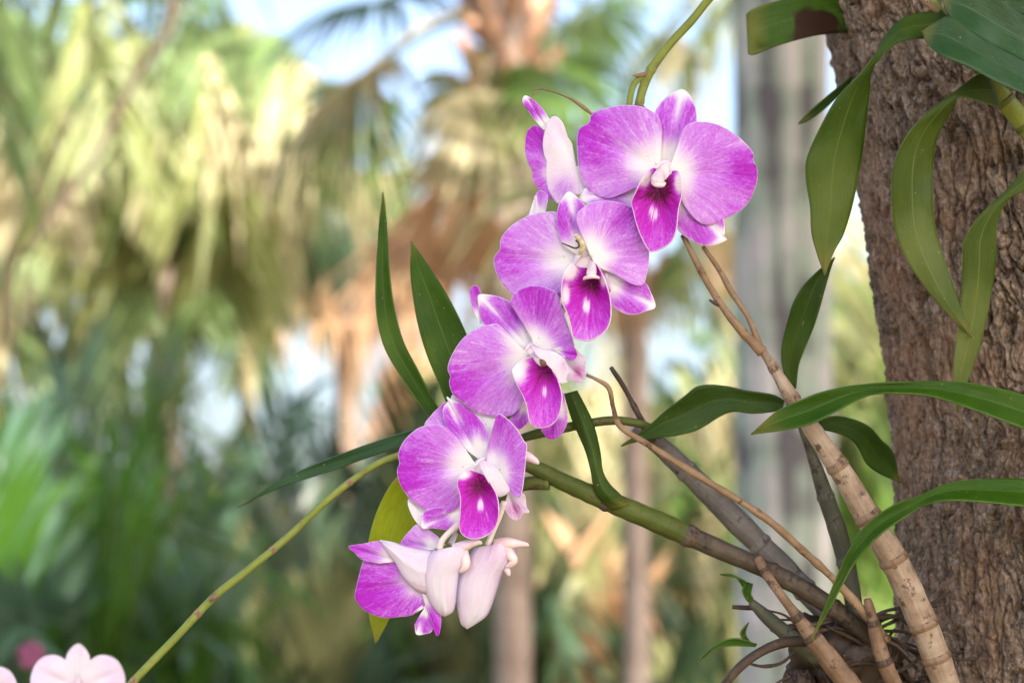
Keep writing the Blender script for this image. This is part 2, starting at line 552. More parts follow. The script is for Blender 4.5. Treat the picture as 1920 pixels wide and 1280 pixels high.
def feather_frond(parent, pts, mat, leafl=0.4, npair=44, hang=0.6, lean=0.6, width=0.02, name="frond", seed=0, rw=0.012):
    """pts: world points of the midrib"""
    r = random.Random(seed * 77 + 3)
    c = spline(pts, npair + 8)
    t = np.gradient(c, axis=0)
    t /= np.linalg.norm(t, axis=1)[:, None]
    V, F = [], []
    T = [0.0, 0.12, 0.4, 0.7, 0.9, 1.0]
    W = [0.35, 0.8, 1.0, 0.75, 0.4, 0.04]
    for i in range(6, len(c)):
        s = i / len(c)
        side = unit(np.cross(t[i], [0, 0, 1.0]) + 1e-4)
        upn = np.cross(side, t[i])
        for sg in (-1, 1):
            L = leafl * (math.sin(math.pi * (0.12 + 0.82 * s)) ** 0.6) * r.uniform(.8, 1.1)
            d = unit(side * sg + t[i] * (lean + r.uniform(-.15, .15)) + upn * r.uniform(-.1, .35))
            hg = hang * r.uniform(.7, 1.3)
            wv = unit(np.cross(d, upn) + 0.35 * upn * r.uniform(-1, 1))
            o = len(V)
            p = c[i].copy()
            prev = 0
            for tt, ww in zip(T, W):
                dd = unit(d + GRAV * hg * 2.2 * tt)
                p = p + dd * L * (tt - prev)
                prev = tt
                V += [p - wv * width * .5 * ww, p + wv * width * .5 * ww]
            for k in range(len(T) - 1):
                F.append([o + 2 * k, o + 2 * k + 1, o + 2 * k + 3, o + 2 * k + 2])
    v, f, _ = tube_data(np.c_[c, np.linspace(rw, rw * .25, len(c))], 5)
    n0 = len(V)
    V = np.vstack([np.array(V), v])
    F += [[q + n0 for q in fc] for fc in f]
    return mesh_obj(name, V, F, mat, parent, smooth=False)


def trunk_col(parent, top, foot, r0, r1, mat, wob=0.02, name="trunk", rings=0.0):
    n = 60
    c = spline([foot, (np.asarray(foot) * .5 + np.asarray(top) * .5) + [wob, 0, 0], top], n)
    r = np.linspace(r0, r1, n) * (1 + 0.05 * (RNG.random(n) - .5))
    if rings:
        r = r * (1 + rings * (np.arange(n) % 4 == 0))
    v, f, uv = tube_data(np.c_[c, r], 20)
    return mesh_obj(name, v, f, mat, parent, uv)


def foot_of(px, depth):
    p = at(px, 640, depth)
    return np.array([p[0], p[1], -0.05])


SEED = [0]


def fan(parent, d, base, hub, tip, mat, **kw):
    if mat in ('dead', 'straw') and 'nseg' not in kw:
        kw['nseg'] = 15
    SEED[0] += 1
    r = random.Random(SEED[0])
    return fan_frond(parent, at(*base, d), at(*hub, d + r.uniform(-.35, .35)), at(*tip, d + r.uniform(-.35, .35)), BG[mat], seed=SEED[0], **kw)


def fea(parent, d, pts, mat, **kw):
    SEED[0] += 1
    r = random.Random(SEED[0])
    w = [at(x, y, d + r.uniform(-.25, .25)) for x, y in pts]
    return feather_frond(parent, w, BG[mat], seed=SEED[0], **kw)


# --- tall fan palm with the shaggy brown neck
pa = tag(empty("fan_palm", foot_of(968, 8.0)), "tall fan palm with shaggy brown fibrous neck and yellowish drooping fans", "palm")
trunk_col(pa, at(948, -420, 8.0), foot_of(968, 8.0), 0.052, 0.075, M_TPINK, 0.0)
boot_me = None
for i in range(46):
    yy = -190 + i * 10.5
    a = i * 2.4
    base = at(946, yy, 8.0)
    dirv = np.array([math.cos(a), math.sin(a), 0.75])
    b0 = base + dirv * [0.05, 0.05, 0]
    p = [b0, b0 + dirv * 0.055 * (1 + .5 * random.random()), b0 + dirv * 0.10 * (1 + .6 * random.random()) + np.array([0, 0, .03])]
    s = spline(p, 6)
    v, f, _ = tube_data(np.c_[s, [0.034, 0.040, 0.038, 0.03, 0.022, 0.008]], 7)
    mesh_obj("leaf_base", v, f, BG["fibre"], pa)
A = 8.0
fan(pa, A, (930, 20), (692, 128), (520, 300), "straw", normal=(-.2, -.5, .8), droop=.5, spread=1.3)
fan(pa, A, (930, 30), (680, 160), (590, 420), "green", normal=(-.5, -.9, .3), droop=.4, spread=1.5)
fan(pa, A, (930, 60), (870, 165), (800, 330), "yellow", normal=(-.1, -1, .4), droop=.45, spread=1.7)
fan(pa, A, (935, 50), (905, 170), (900, 400), "straw", normal=(.2, -1, .2), droop=.35, spread=1.4)
fan(pa, A, (960, 0), (1060, 40), (1130, 200), "lime", normal=(.1, -1, .5), droop=.4)
fan(pa, A, (960, -20), (1120, 20), (1260, 150), "green", normal=(.1, -.9, .6), droop=.35)
fan(pa, A, (960, 40), (1040, 130), (1100, 330), "green", normal=(.2, -1, .2), droop=.3)
fan(pa, A, (940, -60), (720, 0), (560, 60), "blue", normal=(-.1, -.4, .9), droop=.3, spread=1.4)
fan(pa, A, (940, 100), (880, 250), (860, 480), "dead", normal=(.1, -1, .1), droop=.2, spread=.9)
fan(pa, A, (945, 150), (905, 320), (940, 560), "dead", normal=(-.2, -1, .1), droop=.15, spread=.8)
fan(pa, A, (950, 170), (1010, 300), (1060, 560), "dead", normal=(.2, -1, .1), droop=.15, spread=.9)
fan(pa, A, (950, 120), (1000, 240), (1010, 420), "olive", normal=(.1, -1, .3), droop=.3)

for (hx, hy, tx, ty, m, sp) in [(850, 330, 826, 610, "dead", .8), (900, 380, 890, 650, "dead", .8), (800, 420, 760, 650, "dead", .7), (870, 260, 800, 470, "straw", .9), (1010, 380, 1030, 640, "dead", .8)]:
    fan(pa, A, (942, 170), (hx, hy), (tx, ty), m, normal=(0, -1, .1), droop=.15, spread=sp)

# --- lower fan palm whose crown hides behind the flowers
pb = tag(empty("fan_palm", foot_of(1186, 7.2)), "fan palm with slim pinkish trunk and tan dead fans behind the flowers", "palm")
trunk_col(pb, at(1188, 380, 7.2), foot_of(1186, 7.2), 0.040, 0.037, M_TPINK, 0.004)
B = 7.2
for (hx, hy, tx, ty, m, dr, sp) in [(1150, 470, 1110, 640, "dead", .2, .8), (1190, 480, 1190, 660, "dead", .15, .9), (1240, 470, 1300, 620, "dead", .2, .8),
                                (1290, 400, 1420, 500, "dead", .3, 1.0), (1060, 380, 930, 470, "olive", .4, 1.3), (1080, 430, 980, 590, "dead", .2, 1.0),
                                (1270, 330, 1370, 250, "green", .4, 1.8), (1120, 300, 1030, 210, "lime", .4, 1.8), (1190, 260, 1200, 120, "green", .4, 1.9),
                                (1280, 440, 1370, 640, "lime", .3, 1.1), (1300, 380, 1440, 420, "olive", .4, 1.5), (1100, 350, 960, 320, "lime", .45, 1.5)]:
    fan(pb, B, (1188, 400), (hx, hy), (tx, ty), m, droop=dr, spread=sp)

# --- dark drooping fan palm left of centre
pc = tag(empty("fan_palm", foot_of(640, 10.2)), "dark olive fan palm with drooping fans and orange dead leaf tips", "palm")
trunk_col(pc, at(652, 380, 10.2), foot_of(640, 10.2), 0.05, 0.05, M_TDARK, 0.01)
Cc = 10.2
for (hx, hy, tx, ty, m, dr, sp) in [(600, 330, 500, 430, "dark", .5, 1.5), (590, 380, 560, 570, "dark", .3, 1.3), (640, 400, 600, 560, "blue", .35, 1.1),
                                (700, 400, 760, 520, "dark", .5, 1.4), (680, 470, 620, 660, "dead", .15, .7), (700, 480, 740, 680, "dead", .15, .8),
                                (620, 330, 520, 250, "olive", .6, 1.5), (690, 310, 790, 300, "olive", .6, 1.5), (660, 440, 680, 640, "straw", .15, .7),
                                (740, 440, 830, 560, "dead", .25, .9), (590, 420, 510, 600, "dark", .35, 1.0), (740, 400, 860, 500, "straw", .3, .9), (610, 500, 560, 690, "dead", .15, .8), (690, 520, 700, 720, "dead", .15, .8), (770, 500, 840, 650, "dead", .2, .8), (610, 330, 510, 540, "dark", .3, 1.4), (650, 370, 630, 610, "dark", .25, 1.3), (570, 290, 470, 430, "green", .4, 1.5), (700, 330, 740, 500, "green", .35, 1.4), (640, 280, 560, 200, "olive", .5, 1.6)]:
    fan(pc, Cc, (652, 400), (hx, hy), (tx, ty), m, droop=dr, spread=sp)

# --- feather palm with hanging yellow-green fronds (crown above the frame)
pd = tag(empty("feather_palm", foot_of(-330, 7.0)), "feather palm trailing long yellow green hanging fronds against the sky", "palm")
trunk_col(pd, at(-250, -700, 7.0), foot_of(-330, 7.0), 0.13, 0.11, M_TGREY, 0.0)
top = (-250, -690)
for (pts, m, ln, hg) in [
    
    ([top, (40, -480), (180, -130), (215, 260)], "yellow", .55, 1.0),
    ([top, (-120, -380), (-40, -20), (-10, 260)], "lime", .5, 1.0),
    ([top, (100, -560), (330, -230), (400, 120)], "lime", .55, .9),
    
    
    
    
]:
    fea(pd, 7.0, [top] + [p for p in pts[1:]], m, leafl=ln * 1.15, hang=hg, width=.034, npair=26)

s_ = spline([at(-250, -690, 7.0), at(120, -420, 6.9), at(322, -30, 6.6), at(250, 150, 6.6), at(180, 290, 6.6), at(110, 390, 6.6), at(50, 480, 6.6)], 50)
v_, f_, uv_ = tube_data(np.c_[s_, np.linspace(.020, .010, 50)], 8)
mesh_obj("bare_midrib", v_, f_, M_TDARK, pd, uv_)

pe = tag(empty("feather_palm", foot_of(330, 9.5)), "sunlit yellow feather palm with pinkish stem and curtain of drooping leaflets", "palm")
trunk_col(pe, at(312, 300, 9.5), foot_of(330, 9.5), 0.045, 0.04, M_TPINK, 0.02)
t2 = (312, 290)
for (pts, m, ln, hg) in [
    ([t2, (250, 190), (150, 220), (90, 420)], "yellow", .55, 1.2), ([t2, (380, 170), (480, 220), (520, 420)], "yellow", .6, 1.2),
    ([t2, (290, 130), (230, 60), (150, 120)], "lime", .5, 1.1), 
    ([t2, (300, 260), (240, 330), (220, 520)], "yellow", .55, 1.2), ([t2, (350, 250), (410, 330), (430, 560)], "yellow", .55, 1.2),
    ([t2, (270, 230), (190, 290), (150, 470)], "yellow", .45, 1.2), ([t2, (330, 310), (370, 420), (370, 600)], "lime", .4, 1.2),
    ([t2, (370, 210), (440, 280), (480, 500)], "straw", .5, 1.2), ([t2, (320, 100), (330, 0), (300, -80)], "bright", .5, .9),
    ([t2, (300, 320), (290, 430), (280, 600)], "lime", .5, 1.2),
]:
    fea(pe, 9.5, pts, m, leafl=ln * 1.15, hang=hg, width=.036, npair=24)


# --- clumping palms of the lower left
def clump(px, d, n, h, label, mats, spread=0.9, leafl=.5, cat="palm", name="clump_palm", width=.036, hang=.10, lean=2.2, group=None, z0=0.0):
    f = foot_of(px, d) + [0, 0, z0]
    e = tag(empty(name, f), label, cat, group)
    for i in range(n):
        SEED[0] += 1
        r = random.Random(SEED[0] * 3 + 1)
        a = 2 * math.pi * (i * 0.618 + r.uniform(-.04, .04))
        H = h * r.uniform(.6, 1.08)
        out = spread * r.uniform(.1, .8) * H * .42
        dv = np.array([math.cos(a), math.sin(a) * .8, 0])
        b = f + dv * .06
        pts = [b, b + dv * out * .22 + [0, 0, H * .5], b + dv * out * .6 + [0, 0, H * .88], b + dv * out * 1.05 + [0, 0, H * r.uniform(.78, 1.0)]]
        feather_frond(e, pts, BG[mats[i % len(mats)]], leafl=leafl * r.uniform(.8, 1.15), npair=24, hang=hang, lean=lean, width=width, seed=SEED[0], rw=.014)
    return e


clump(40, 6.2, 14, 2.1, "bright green clumping palm filling the low corner under the hanging fronds", ["bright", "green", "bright", "blue"])
clump(300, 6.8, 13, 2.05, "green clumping palm with upright blades between two other clumps", ["bright", "green", "bright", "blue"])
clump(540, 7.6, 9, 1.95, "grey green clumping palm beside the dark fan palm", ["blue", "green", "dark", "olive"])
clump(170, 8.6, 12, 2.55, "tall blue green clumping palm under the sunlit yellow palm", ["blue", "lime", "green"])
clump(430, 9.6, 8, 2.65, "blue green feathery palm rising behind the speckled clumps", ["blue", "green", "lime"])
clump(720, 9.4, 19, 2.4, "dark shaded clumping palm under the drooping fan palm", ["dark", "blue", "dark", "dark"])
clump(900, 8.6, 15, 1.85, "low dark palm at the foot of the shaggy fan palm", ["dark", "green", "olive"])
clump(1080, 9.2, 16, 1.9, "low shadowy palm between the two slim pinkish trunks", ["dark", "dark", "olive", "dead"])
clump(1290, 8.4, 16, 1.75, "brownish low palm beside the wide grey trunk", ["olive", "dark", "dark", "olive"])
clump(1600, 10.5, 19, 3.3, "yellow green palm glimpsed between grey trunk and bark tree", ["lime", "olive", "green", "yellow"])
clump(1330, 12.0, 18, 3.1, "pale green palm standing far behind the grey trunk", ["lime", "olive", "bright", "straw"])
clump(1090, 13.0, 18, 3.2, "hazy green palm far behind the slim trunks", ["lime", "olive", "lime", "straw"])
clump(800, 13.5, 18, 3.3, "straw tinted palm far behind the dark fan palm", ["straw", "olive", "dead", "lime"])


clump(1650, 9.0, 18, 3.0, "sunny leafy palm beside the bark tree trunk", ["olive", "lime", "green"])


# --- palms whose hanging fronds make the yellow-green curtain
def curtain(px, py, d, n, mats, label, trunk, rx=230, ry=120, leafl=.6, foot=None):
    f = foot_of(foot or px, d)
    e = tag(empty("feather_palm", f), label, "palm")
    trunk_col(e, at(px, py, d), f, .032, .022, trunk, .01)
    r = random.Random(px * 7 + n)
    for i in range(n):
        a = -math.pi * (.5 + (i + .5) / n * 2)
        ex, ey = math.cos(a) * rx * r.uniform(.6, 1.1), math.sin(a) * ry * r.uniform(.5, 1.0)
        dd = r.uniform(-.5, .5)
        w = [at(px, py, d), at(px + ex * .45, py - 60 + ey * .5, d + dd * .5), at(px + ex * .85, py - 40 + ey, d + dd), at(px + ex * 1.05, py + 110 + ey * 1.2 + r.uniform(0, 90), d + dd)]
        SEED[0] += 1
        feather_frond(e, w, BG[mats[i % len(mats)]], leafl=leafl * r.uniform(.8, 1.2), npair=22, hang=1.25, width=.036, seed=SEED[0])
    return e


curtain(170, 470, 11.0, 7, ["yellow", "lime", "straw", "olive"], "yellow green feather palm hanging low beside the open sky strip", M_TOLIVE)
curtain(470, 440, 12.0, 7, ["lime", "yellow", "straw", "lime"], "pale straw tipped feather palm behind the sunlit yellow one", M_TOLIVE)
curtain(60, 120, 8.6, 5, ["lime", "yellow", "straw", "yellow"], "olive feather palm in the leafy upper corner", M_TOLIVE, 200, 110, foot=-120)
curtain(430, 150, 9.8, 8, ["lime", "yellow", "straw"], "lime green feather palm under the open bright sky", M_TOLIVE, 170, 80, foot=520)

# --- gold fan palm, top right of the spray
pg = tag(empty("fan_palm", foot_of(1440, 10.0)), "golden green fan palm behind the upper flower stem", "palm")
trunk_col(pg, at(1430, -60, 10.0), foot_of(1440, 10.0), 0.06, 0.05, M_TDARK, 0.0)
for (hx, hy, tx, ty, m, dr, sp) in [(1290, 0, 1200, 120, "yellow", .3, 1.5), (1340, 20, 1330, 160, "yellow", .3, 1.6), (1260, -60, 1130, -20, "lime", .3, 1.6),
                                (1270, 60, 1240, 240, "straw", .2, 1.0), (1390, -20, 1480, 100, "yellow", .3, 1.6), (1300, 90, 1290, 300, "lime", .2, 1.2)]:
    fan(pg, 10.0, (1430, -40), (hx, hy), (tx, ty), m, droop=dr, spread=sp)

# --- wide pale grey palm trunk
pj = tag(empty("royal_palm", foot_of(1462, 5.6)), "wide smooth pale grey palm trunk with greenish and lavender bands", "palm")
trunk_col(pj, at(1452, -1500, 5.6), foot_of(1462, 5.6), 0.108, 0.112, M_TGREY, 0.0, rings=.03)
for i in range(7):
    a = i * 2.4
    tpt = at(1452, -1490, 5.6)
    dv = np.array([math.cos(a), math.sin(a), 0])
    SEED[0] += 1
    feather_frond(pj, [tpt, tpt + dv * .6 + [0, 0, .35 + .03 * i], tpt + dv * 1.5 + [0, 0, .3 + .04 * i], tpt + dv * 2.2 + [0, 0, -.1 + .03 * i]], BG["green"], leafl=.5, width=.045, hang=.25, seed=SEED[0])


# --- trees far behind, closing the lower half
def far_mass():
    t = NT("far_foliage")
    at_ = t.n("ShaderNodeAttribute", attribute_name="tint").outputs["Color"]
    m = t.finish(at_, 0.5, 0.4, 0.4, at_)
    n = 5000
    V, F, Cc_ = [], [], []
    pal = np.array([(0.03, 0.07, 0.02), (0.06, 0.13, 0.025), (0.12, 0.18, 0.04), (0.22, 0.24, 0.06), (0.07, 0.10, 0.07), (0.30, 0.20, 0.11), (0.02, 0.03, 0.02)])
    pr = [.22, .22, .16, .12, .12, .08, .08]
    for i in range(n):
        x = RNG.uniform(-7, 6.5)
        y = RNG.uniform(15, 20)
        top = (3.7 if x > 1.4 else 2.9 if x > -.6 else 1.1) + 1.0 * (vnoise(x * .9 + 9, 3.3, .5) - .5)
        z = top * RNG.random() ** .8
        L = RNG.uniform(.3, .7)
        a, b = RNG.uniform(0, 2 * math.pi), RNG.uniform(-1.2, 1.2)
        d = np.array([math.cos(a) * math.cos(b), math.sin(a) * math.cos(b), math.sin(b)]) * L
        w = unit(np.cross(d, RNG.normal(size=3))) * RNG.uniform(.05, .11)
        p = np.array([x, y, z])
        k = len(V)
        V += [p, p + d * .5 + w, p + d, p + d * .5 - w]
        F.append([k, k + 1, k + 2, k + 3])
        c = pal[RNG.choice(7, p=pr)] * RNG.uniform(.7, 1.3)
        Cc_ += [c] * 4
    o = mesh_obj("far_foliage", V, F, m, None, attrs={"tint": np.array(Cc_)}, smooth=False)
    tag(o, "distant mixed green undergrowth closing the view between the palms", "foliage", kind="stuff")


far_mass()

# ------------------------------------------------------------------ bark tree at the side
def bark_tree():
    # left outline of the trunk in the picture, by height
    TD, R = 1.115, 0.100
    foot = at(2080, 640, TD)
    tree = tag(empty("bark_tree", (foot[0], foot[1], -0.02)), "rough brown barked tree trunk carrying the orchid plants", "tree")
    edge_y = np.array([-400, 0, 60, 108, 164, 361, 420, 518, 615, 713, 772, 889, 968, 1130, 1280, 1700])
    edge_x = np.array([1490, 1538, 1550, 1562, 1571, 1609, 1616, 1629, 1647, 1659, 1664, 1672, 1671, 1668, 1668, 1690])
    zs = np.r_[np.linspace(-0.05, 1.40, 60, endpoint=False), np.linspace(1.40, 1.90, 560, endpoint=False), np.linspace(1.90, 4.6, 80)]
    fine = np.linspace(math.radians(150), math.radians(300), 460, endpoint=False)
    th = np.r_[fine, np.linspace(math.radians(300), math.radians(510), 70, endpoint=False)]
    # picture row of each height at the trunk's depth, to place the axis
    ex = []
    for z in zs:
        # solve depth*(sin p) + v*cos p = z - cam
        v = (z - CAM_Z - TD * math.sin(PITCH)) / math.cos(PITCH)
        py = 640 - v / (K * TD)
        ex.append((np.interp(py, edge_y, edge_x), py))
    cx = np.array([(e[0] + 13 - 960) * K * TD + R for e in ex])
    cy = np.array([at(960, e[1], TD)[1] for e in ex])
    kk = np.ones(41) / 41
    for q in (cx, cy):
        pad = np.r_[np.full(20, q[0]), q, np.full(20, q[-1])]
        q[:] = np.convolve(pad, kk, 'valid')
    cy[:] = TD * math.cos(PITCH) - 0.0
    TH, Z = np.meshgrid(th, zs)
    X, Y = np.cos(TH), np.sin(TH)
    s = 1000 * R
    ax, ay = X * s, Y * s                       # millimetres on the round
    zm = Z * 1000
    wx = fbm(ax / 30, ay / 30, zm / 45, 3) * 26
    wy = fbm(ax / 18 + 11, ay / 18, zm / 30 + 4, 3) * 22
    p1 = fbm((ax + wx) / 7.5, (ay + wx) / 7.5, (zm + wy) / 46, 2) / .75
    p2 = fbm((ax - wx) / 3.6 + 9, (ay + wx) / 3.6, (zm - wy) / 17, 2) / .75
    p3 = vnoise((ax + wy) / 2.4 + 3, (ay - wx) / 2.4, (zm + wx) / 6.0)
    deep = sstep(.40, .58, fbm(ax / 55 + 5, ay / 55, zm / 80, 2) * 1.25)
    c1_ = np.exp(-((p1 - .5) / .022) ** 2)
    c2_ = np.exp(-((p2 - .5) / .030) ** 2)
    c3_ = np.exp(-((p3 - .5) / .07) ** 2)
    rough = fbm(ax / 2.6, ay / 2.6, zm / 3.6, 4)
    big = fbm(ax / 45, ay / 45, zm / 120, 3)
    h = (big - .47) * 5 + (rough - .47) * 4.2 - c1_ * (1.6 + 3.8 * deep) - c2_ * (1.2 + 2.2 * deep) - c3_ * 1.0 + (p1 - .5) * 2.5 + (p2 - .5) * 2
    rad = R + h / 1000
    rad = rad * (1 + 0.45 * np.exp(-np.maximum(Z, 0) / 0.28))
    V = np.stack([cx[:, None] + X * rad, cy[:, None] + Y * rad, Z], -1).reshape(-1, 3)
    mesh_obj("trunk", V, grid_faces(len(zs), len(th), True), M_BARK, tree)
    # limbs and crown above the frame: they shade the flowers
    tp = np.array([cx[-1], cy[-1], 4.5])
    rr = random.Random(5)
    ends = []
    for i in range(9):
        a = i * 2 * math.pi / 9 + .2
        L = rr.uniform(1.1, 2.2)
        e = tp + np.array([math.cos(a) * L + .6, math.sin(a) * L - .6, rr.uniform(.1, .9)])
        s_ = spline([tp - [0, 0, rr.uniform(.1, .6)], tp * .5 + e * .5 + [0, 0, .25], e], 14)
        v, f, uv = tube_data(np.c_[s_, np.linspace(.055, .012, 14)], 8)
        mesh_obj("limb", v, f, M_TDARK, tree, uv)
        ends.append(e)
    n = 15000
    c = np.array([tp[0] + .9, tp[1] - .7, 4.9])
    q = RNG.normal(size=(n, 3))
    q /= np.linalg.norm(q, axis=1)[:, None]
    q *= (RNG.random(n) ** .42)[:, None]
    pos = c + q * [2.5, 2.3, .95]
    keep = fbm(pos[:, 0] * 1.3, pos[:, 1] * 1.3, pos[:, 2] * 1.3, 2) > .22
    pos = pos[keep]
    n = len(pos)
    d = RNG.normal(size=(n, 3))
    d /= np.linalg.norm(d, axis=1)[:, None]
    w = np.cross(d, RNG.normal(size=(n, 3)))
    w /= np.linalg.norm(w, axis=1)[:, None]
    L = RNG.uniform(.09, .16, n)[:, None]
    V = np.stack([pos - d * L, pos + w * L * .4, pos + d * L, pos - w * L * .4], 1).reshape(-1, 3)
    F = np.arange(n * 4).reshape(-1, 4)
    mesh_obj("crown", V, F, BG["green"], tree, smooth=False)
    return tree


bark_tree()


def added_shade_tree(x, y, r, h, label, leaf, seed):
    """broad leafy tree added out of view so that its shade falls into the frame"""
    g = np.random.default_rng(seed)
    e = tag(empty("added_shade_tree", (x, y, -0.02)), label, "tree")
    s_ = spline([(x, y, -.05), (x + .06, y + .05, h * .45), (x, y, h)], 30)
    v, f, uv = tube_data(np.c_[s_, np.linspace(.15, .06, 30)], 14)
    mesh_obj("trunk", v, f, M_TDARK, e, uv)
    for i in range(7):
        a = i * .9
        t_ = np.array([x, y, h * (.55 + .05 * i)])
        en = t_ + np.array([math.cos(a), math.sin(a), .6]) * r * .7
        s_ = spline([t_, t_ * .5 + en * .5 + [0, 0, .1], en], 12)
        v, f, uv = tube_data(np.c_[s_, np.linspace(.05, .012, 12)], 8)
        mesh_obj("limb", v, f, M_TDARK, e, uv)
    n = 9000
    q = g.normal(size=(n, 3))
    q /= np.linalg.norm(q, axis=1)[:, None]
    q *= (g.random(n) ** .4)[:, None]
    pos = np.array([x, y, h]) + q * [r, r, r * .62]
    pos = pos[fbm(pos[:, 0] * 1.3 + 9, pos[:, 1] * 1.3 + 9, pos[:, 2] * 1.3, 2) > .24]
    n = len(pos)
    d = g.normal(size=(n, 3))
    d /= np.linalg.norm(d, axis=1)[:, None]
    w = np.cross(d, g.normal(size=(n, 3)))
    w /= np.linalg.norm(w, axis=1)[:, None]
    L = g.uniform(.10, .17, n)[:, None]
    V = np.stack([pos - d * L, pos + w * L * .42, pos + d * L, pos - w * L * .42], 1).reshape(-1, 3)
    mesh_obj("crown", V, np.arange(n * 4).reshape(-1, 4), leaf, e, smooth=False)


added_shade_tree(2.0, -2.1, 2.0, 4.5, "added unseen leafy tree whose crown shades the orchids", BG["green"], 3)  # never in frame, added only to keep direct sun off the flowers
added_shade_tree(2.1, 3.3, 1.5, 4.3, "added unseen leafy tree that shades the wide grey palm trunk", BG["green"], 4)  # out of frame too, put here to block the sun from the grey trunk

# ------------------------------------------------------------------ orchid plants
def leaf(name, parent, st, mat, crease=0.0, n=44, m=11, tip=None, wave=2.5, sc=None, thick=0.0006):
    """st rows: edge one x,y,  edge two x,y,  z one, z two.  crease: height of the midrib line (negative = channel)"""
    a = np.array([(r if len(r) == 6 else (*r[:5], r[4])) for r in st], float)
    if tip is not None:
        a = np.vstack([a, [tip[0], tip[1], tip[0], tip[1], tip[2], tip[2]]])
    if sc is not None:
        k, ox, oy = sc
        for c_, o_ in ((0, ox), (2, ox)):
            a[:, c_] = a[:, c_] * k + o_
        for c_, o_ in ((1, oy), (3, oy)):
            a[:, c_] = a[:, c_] * k + o_
    mid = np.c_[(a[:, 0] + a[:, 2]) / 2, (a[:, 1] + a[:, 3]) / 2, (a[:, 4] + a[:, 5]) / 2]
    s = spline(np.c_[mid, a], n)[:, 3:]
    L0 = s[:, [0, 1, 4]]
    R0 = s[:, [2, 3, 5]]
    q = np.linspace(0, 1, m)
    wd = np.linalg.norm(L0 - R0, axis=1)
    wmax = wd.max()
    rows = []
    uv = []
    for i in range(n):
        p = L0[i] * (1 - q)[:, None] + R0[i] * q[:, None]
        prof = 1 - np.abs(2 * q - 1) ** 1.25
        p[:, 2] += crease * prof * wd[i] / wmax
        p[:, 2] += wave * np.sin(i * 0.33 + q * 5) * np.abs(2 * q - 1)
        rows.append(p)
        uv.append(np.stack([q, np.full(m, i / (n - 1) * 6)], 1))
    V = Parr(np.vstack(rows))
    return mesh_obj(name, V, grid_faces(n, m), mat, parent, np.vstack(uv), thick=thick)


def hood(name, parent, sc, st, z, bulge, tip, base_pig=.35, n=40, m=17, mat=None):
    """a sepal seen from outside: rounded across, lofted between two edges"""
    k, ox, oy = sc
    rows = np.array(list(st) + [(tip[0], tip[1], tip[0], tip[1])], float)
    rows[:, [0, 2]] = rows[:, [0, 2]] * k + ox
    rows[:, [1, 3]] = rows[:, [1, 3]] * k + oy
    mid = np.c_[(rows[:, 0] + rows[:, 2]) / 2, (rows[:, 1] + rows[:, 3]) / 2, np.zeros(len(rows))]
    s = spline(np.c_[mid, rows], n)[:, 3:]
    q = np.linspace(0, 1, m)
    wd = np.hypot(s[:, 0] - s[:, 2], s[:, 1] - s[:, 3])
    pts, uv, pig = [], [], []
    rs = RNG.uniform(0, 40)
    for i in range(n):
        t = i / (n - 1)
        x = s[i, 0] * (1 - q) + s[i, 2] * q
        y = s[i, 1] * (1 - q) + s[i, 3] * q
        prof = np.sqrt(np.clip(1 - (2 * q - 1) ** 2, 0, 1))
        keel = np.exp(-((q - .5) / .07) ** 2)
        zz = z + bulge * prof * wd[i] / wd.max() + 2.5 * keel - 14 * t ** 2 + 4 * (vnoise(q * 5 + rs, t * 5, rs) - .5)
        pts.append(np.stack([x, y, zz], 1))
        uv.append(np.stack([q + rs, np.full(m, t)], 1))
        pig.append(base_pig * .6 * (1 - t) ** 2 + .02 + .10 * np.abs(2 * q - 1) ** 2 + .12 * (vnoise(q * 6 + rs, t * 4, rs) - .3) + .04 * t)
    return mesh_obj(name, Parr(np.vstack(pts)), grid_faces(n, m), mat or M_PALE, parent, np.vstack(uv), {"pig": np.clip(np.concatenate(pig), 0, 2)}, thick=.0005)


def node_ring(parent, x, y, z, r, dx, dy, mat=None, h=5):
    l = math.hypot(dx, dy)
    dx, dy = dx / l, dy / l
    pts = [(x - dx * h * 1.6, y - dy * h * 1.6, z, r * 1.0), (x - dx * h * .5, y - dy * h * .5, z, r * 1.09), (x + dx * h * .3, y + dy * h * .3, z, r * 1.13),
           (x + dx * h, y + dy * h, z, r * 1.05), (x + dx * h * 1.7, y + dy * h * 1.7, z, r * .97)]
    return tube("node_ring", pts, mat or CANE["node"], parent, 20, 14, cap=False)


def nodes_on(parent, pts, fr, mat=None, h=5):
    s = spline(pts, 200)
    for f in fr:
        i = int(f * 199)
        d = s[min(i + 2, 199)] - s[max(i - 2, 0)]
        node_ring(parent, *s[i][:4], d[0], d[1], mat, h)


Z5 = (740 / 1894, 1180, 420)
Z6 = (740 / 1894, 1180, 780)
Z7 = (580 / 1768, 1340, 0)

# --- plant rooted low on the trunk, canes reaching left
op = tag(empty("orchid_plant", P(1640, 1240, -140)), "orchid clump with bare beige and green canes rooted low on the bark tree", "orchid")

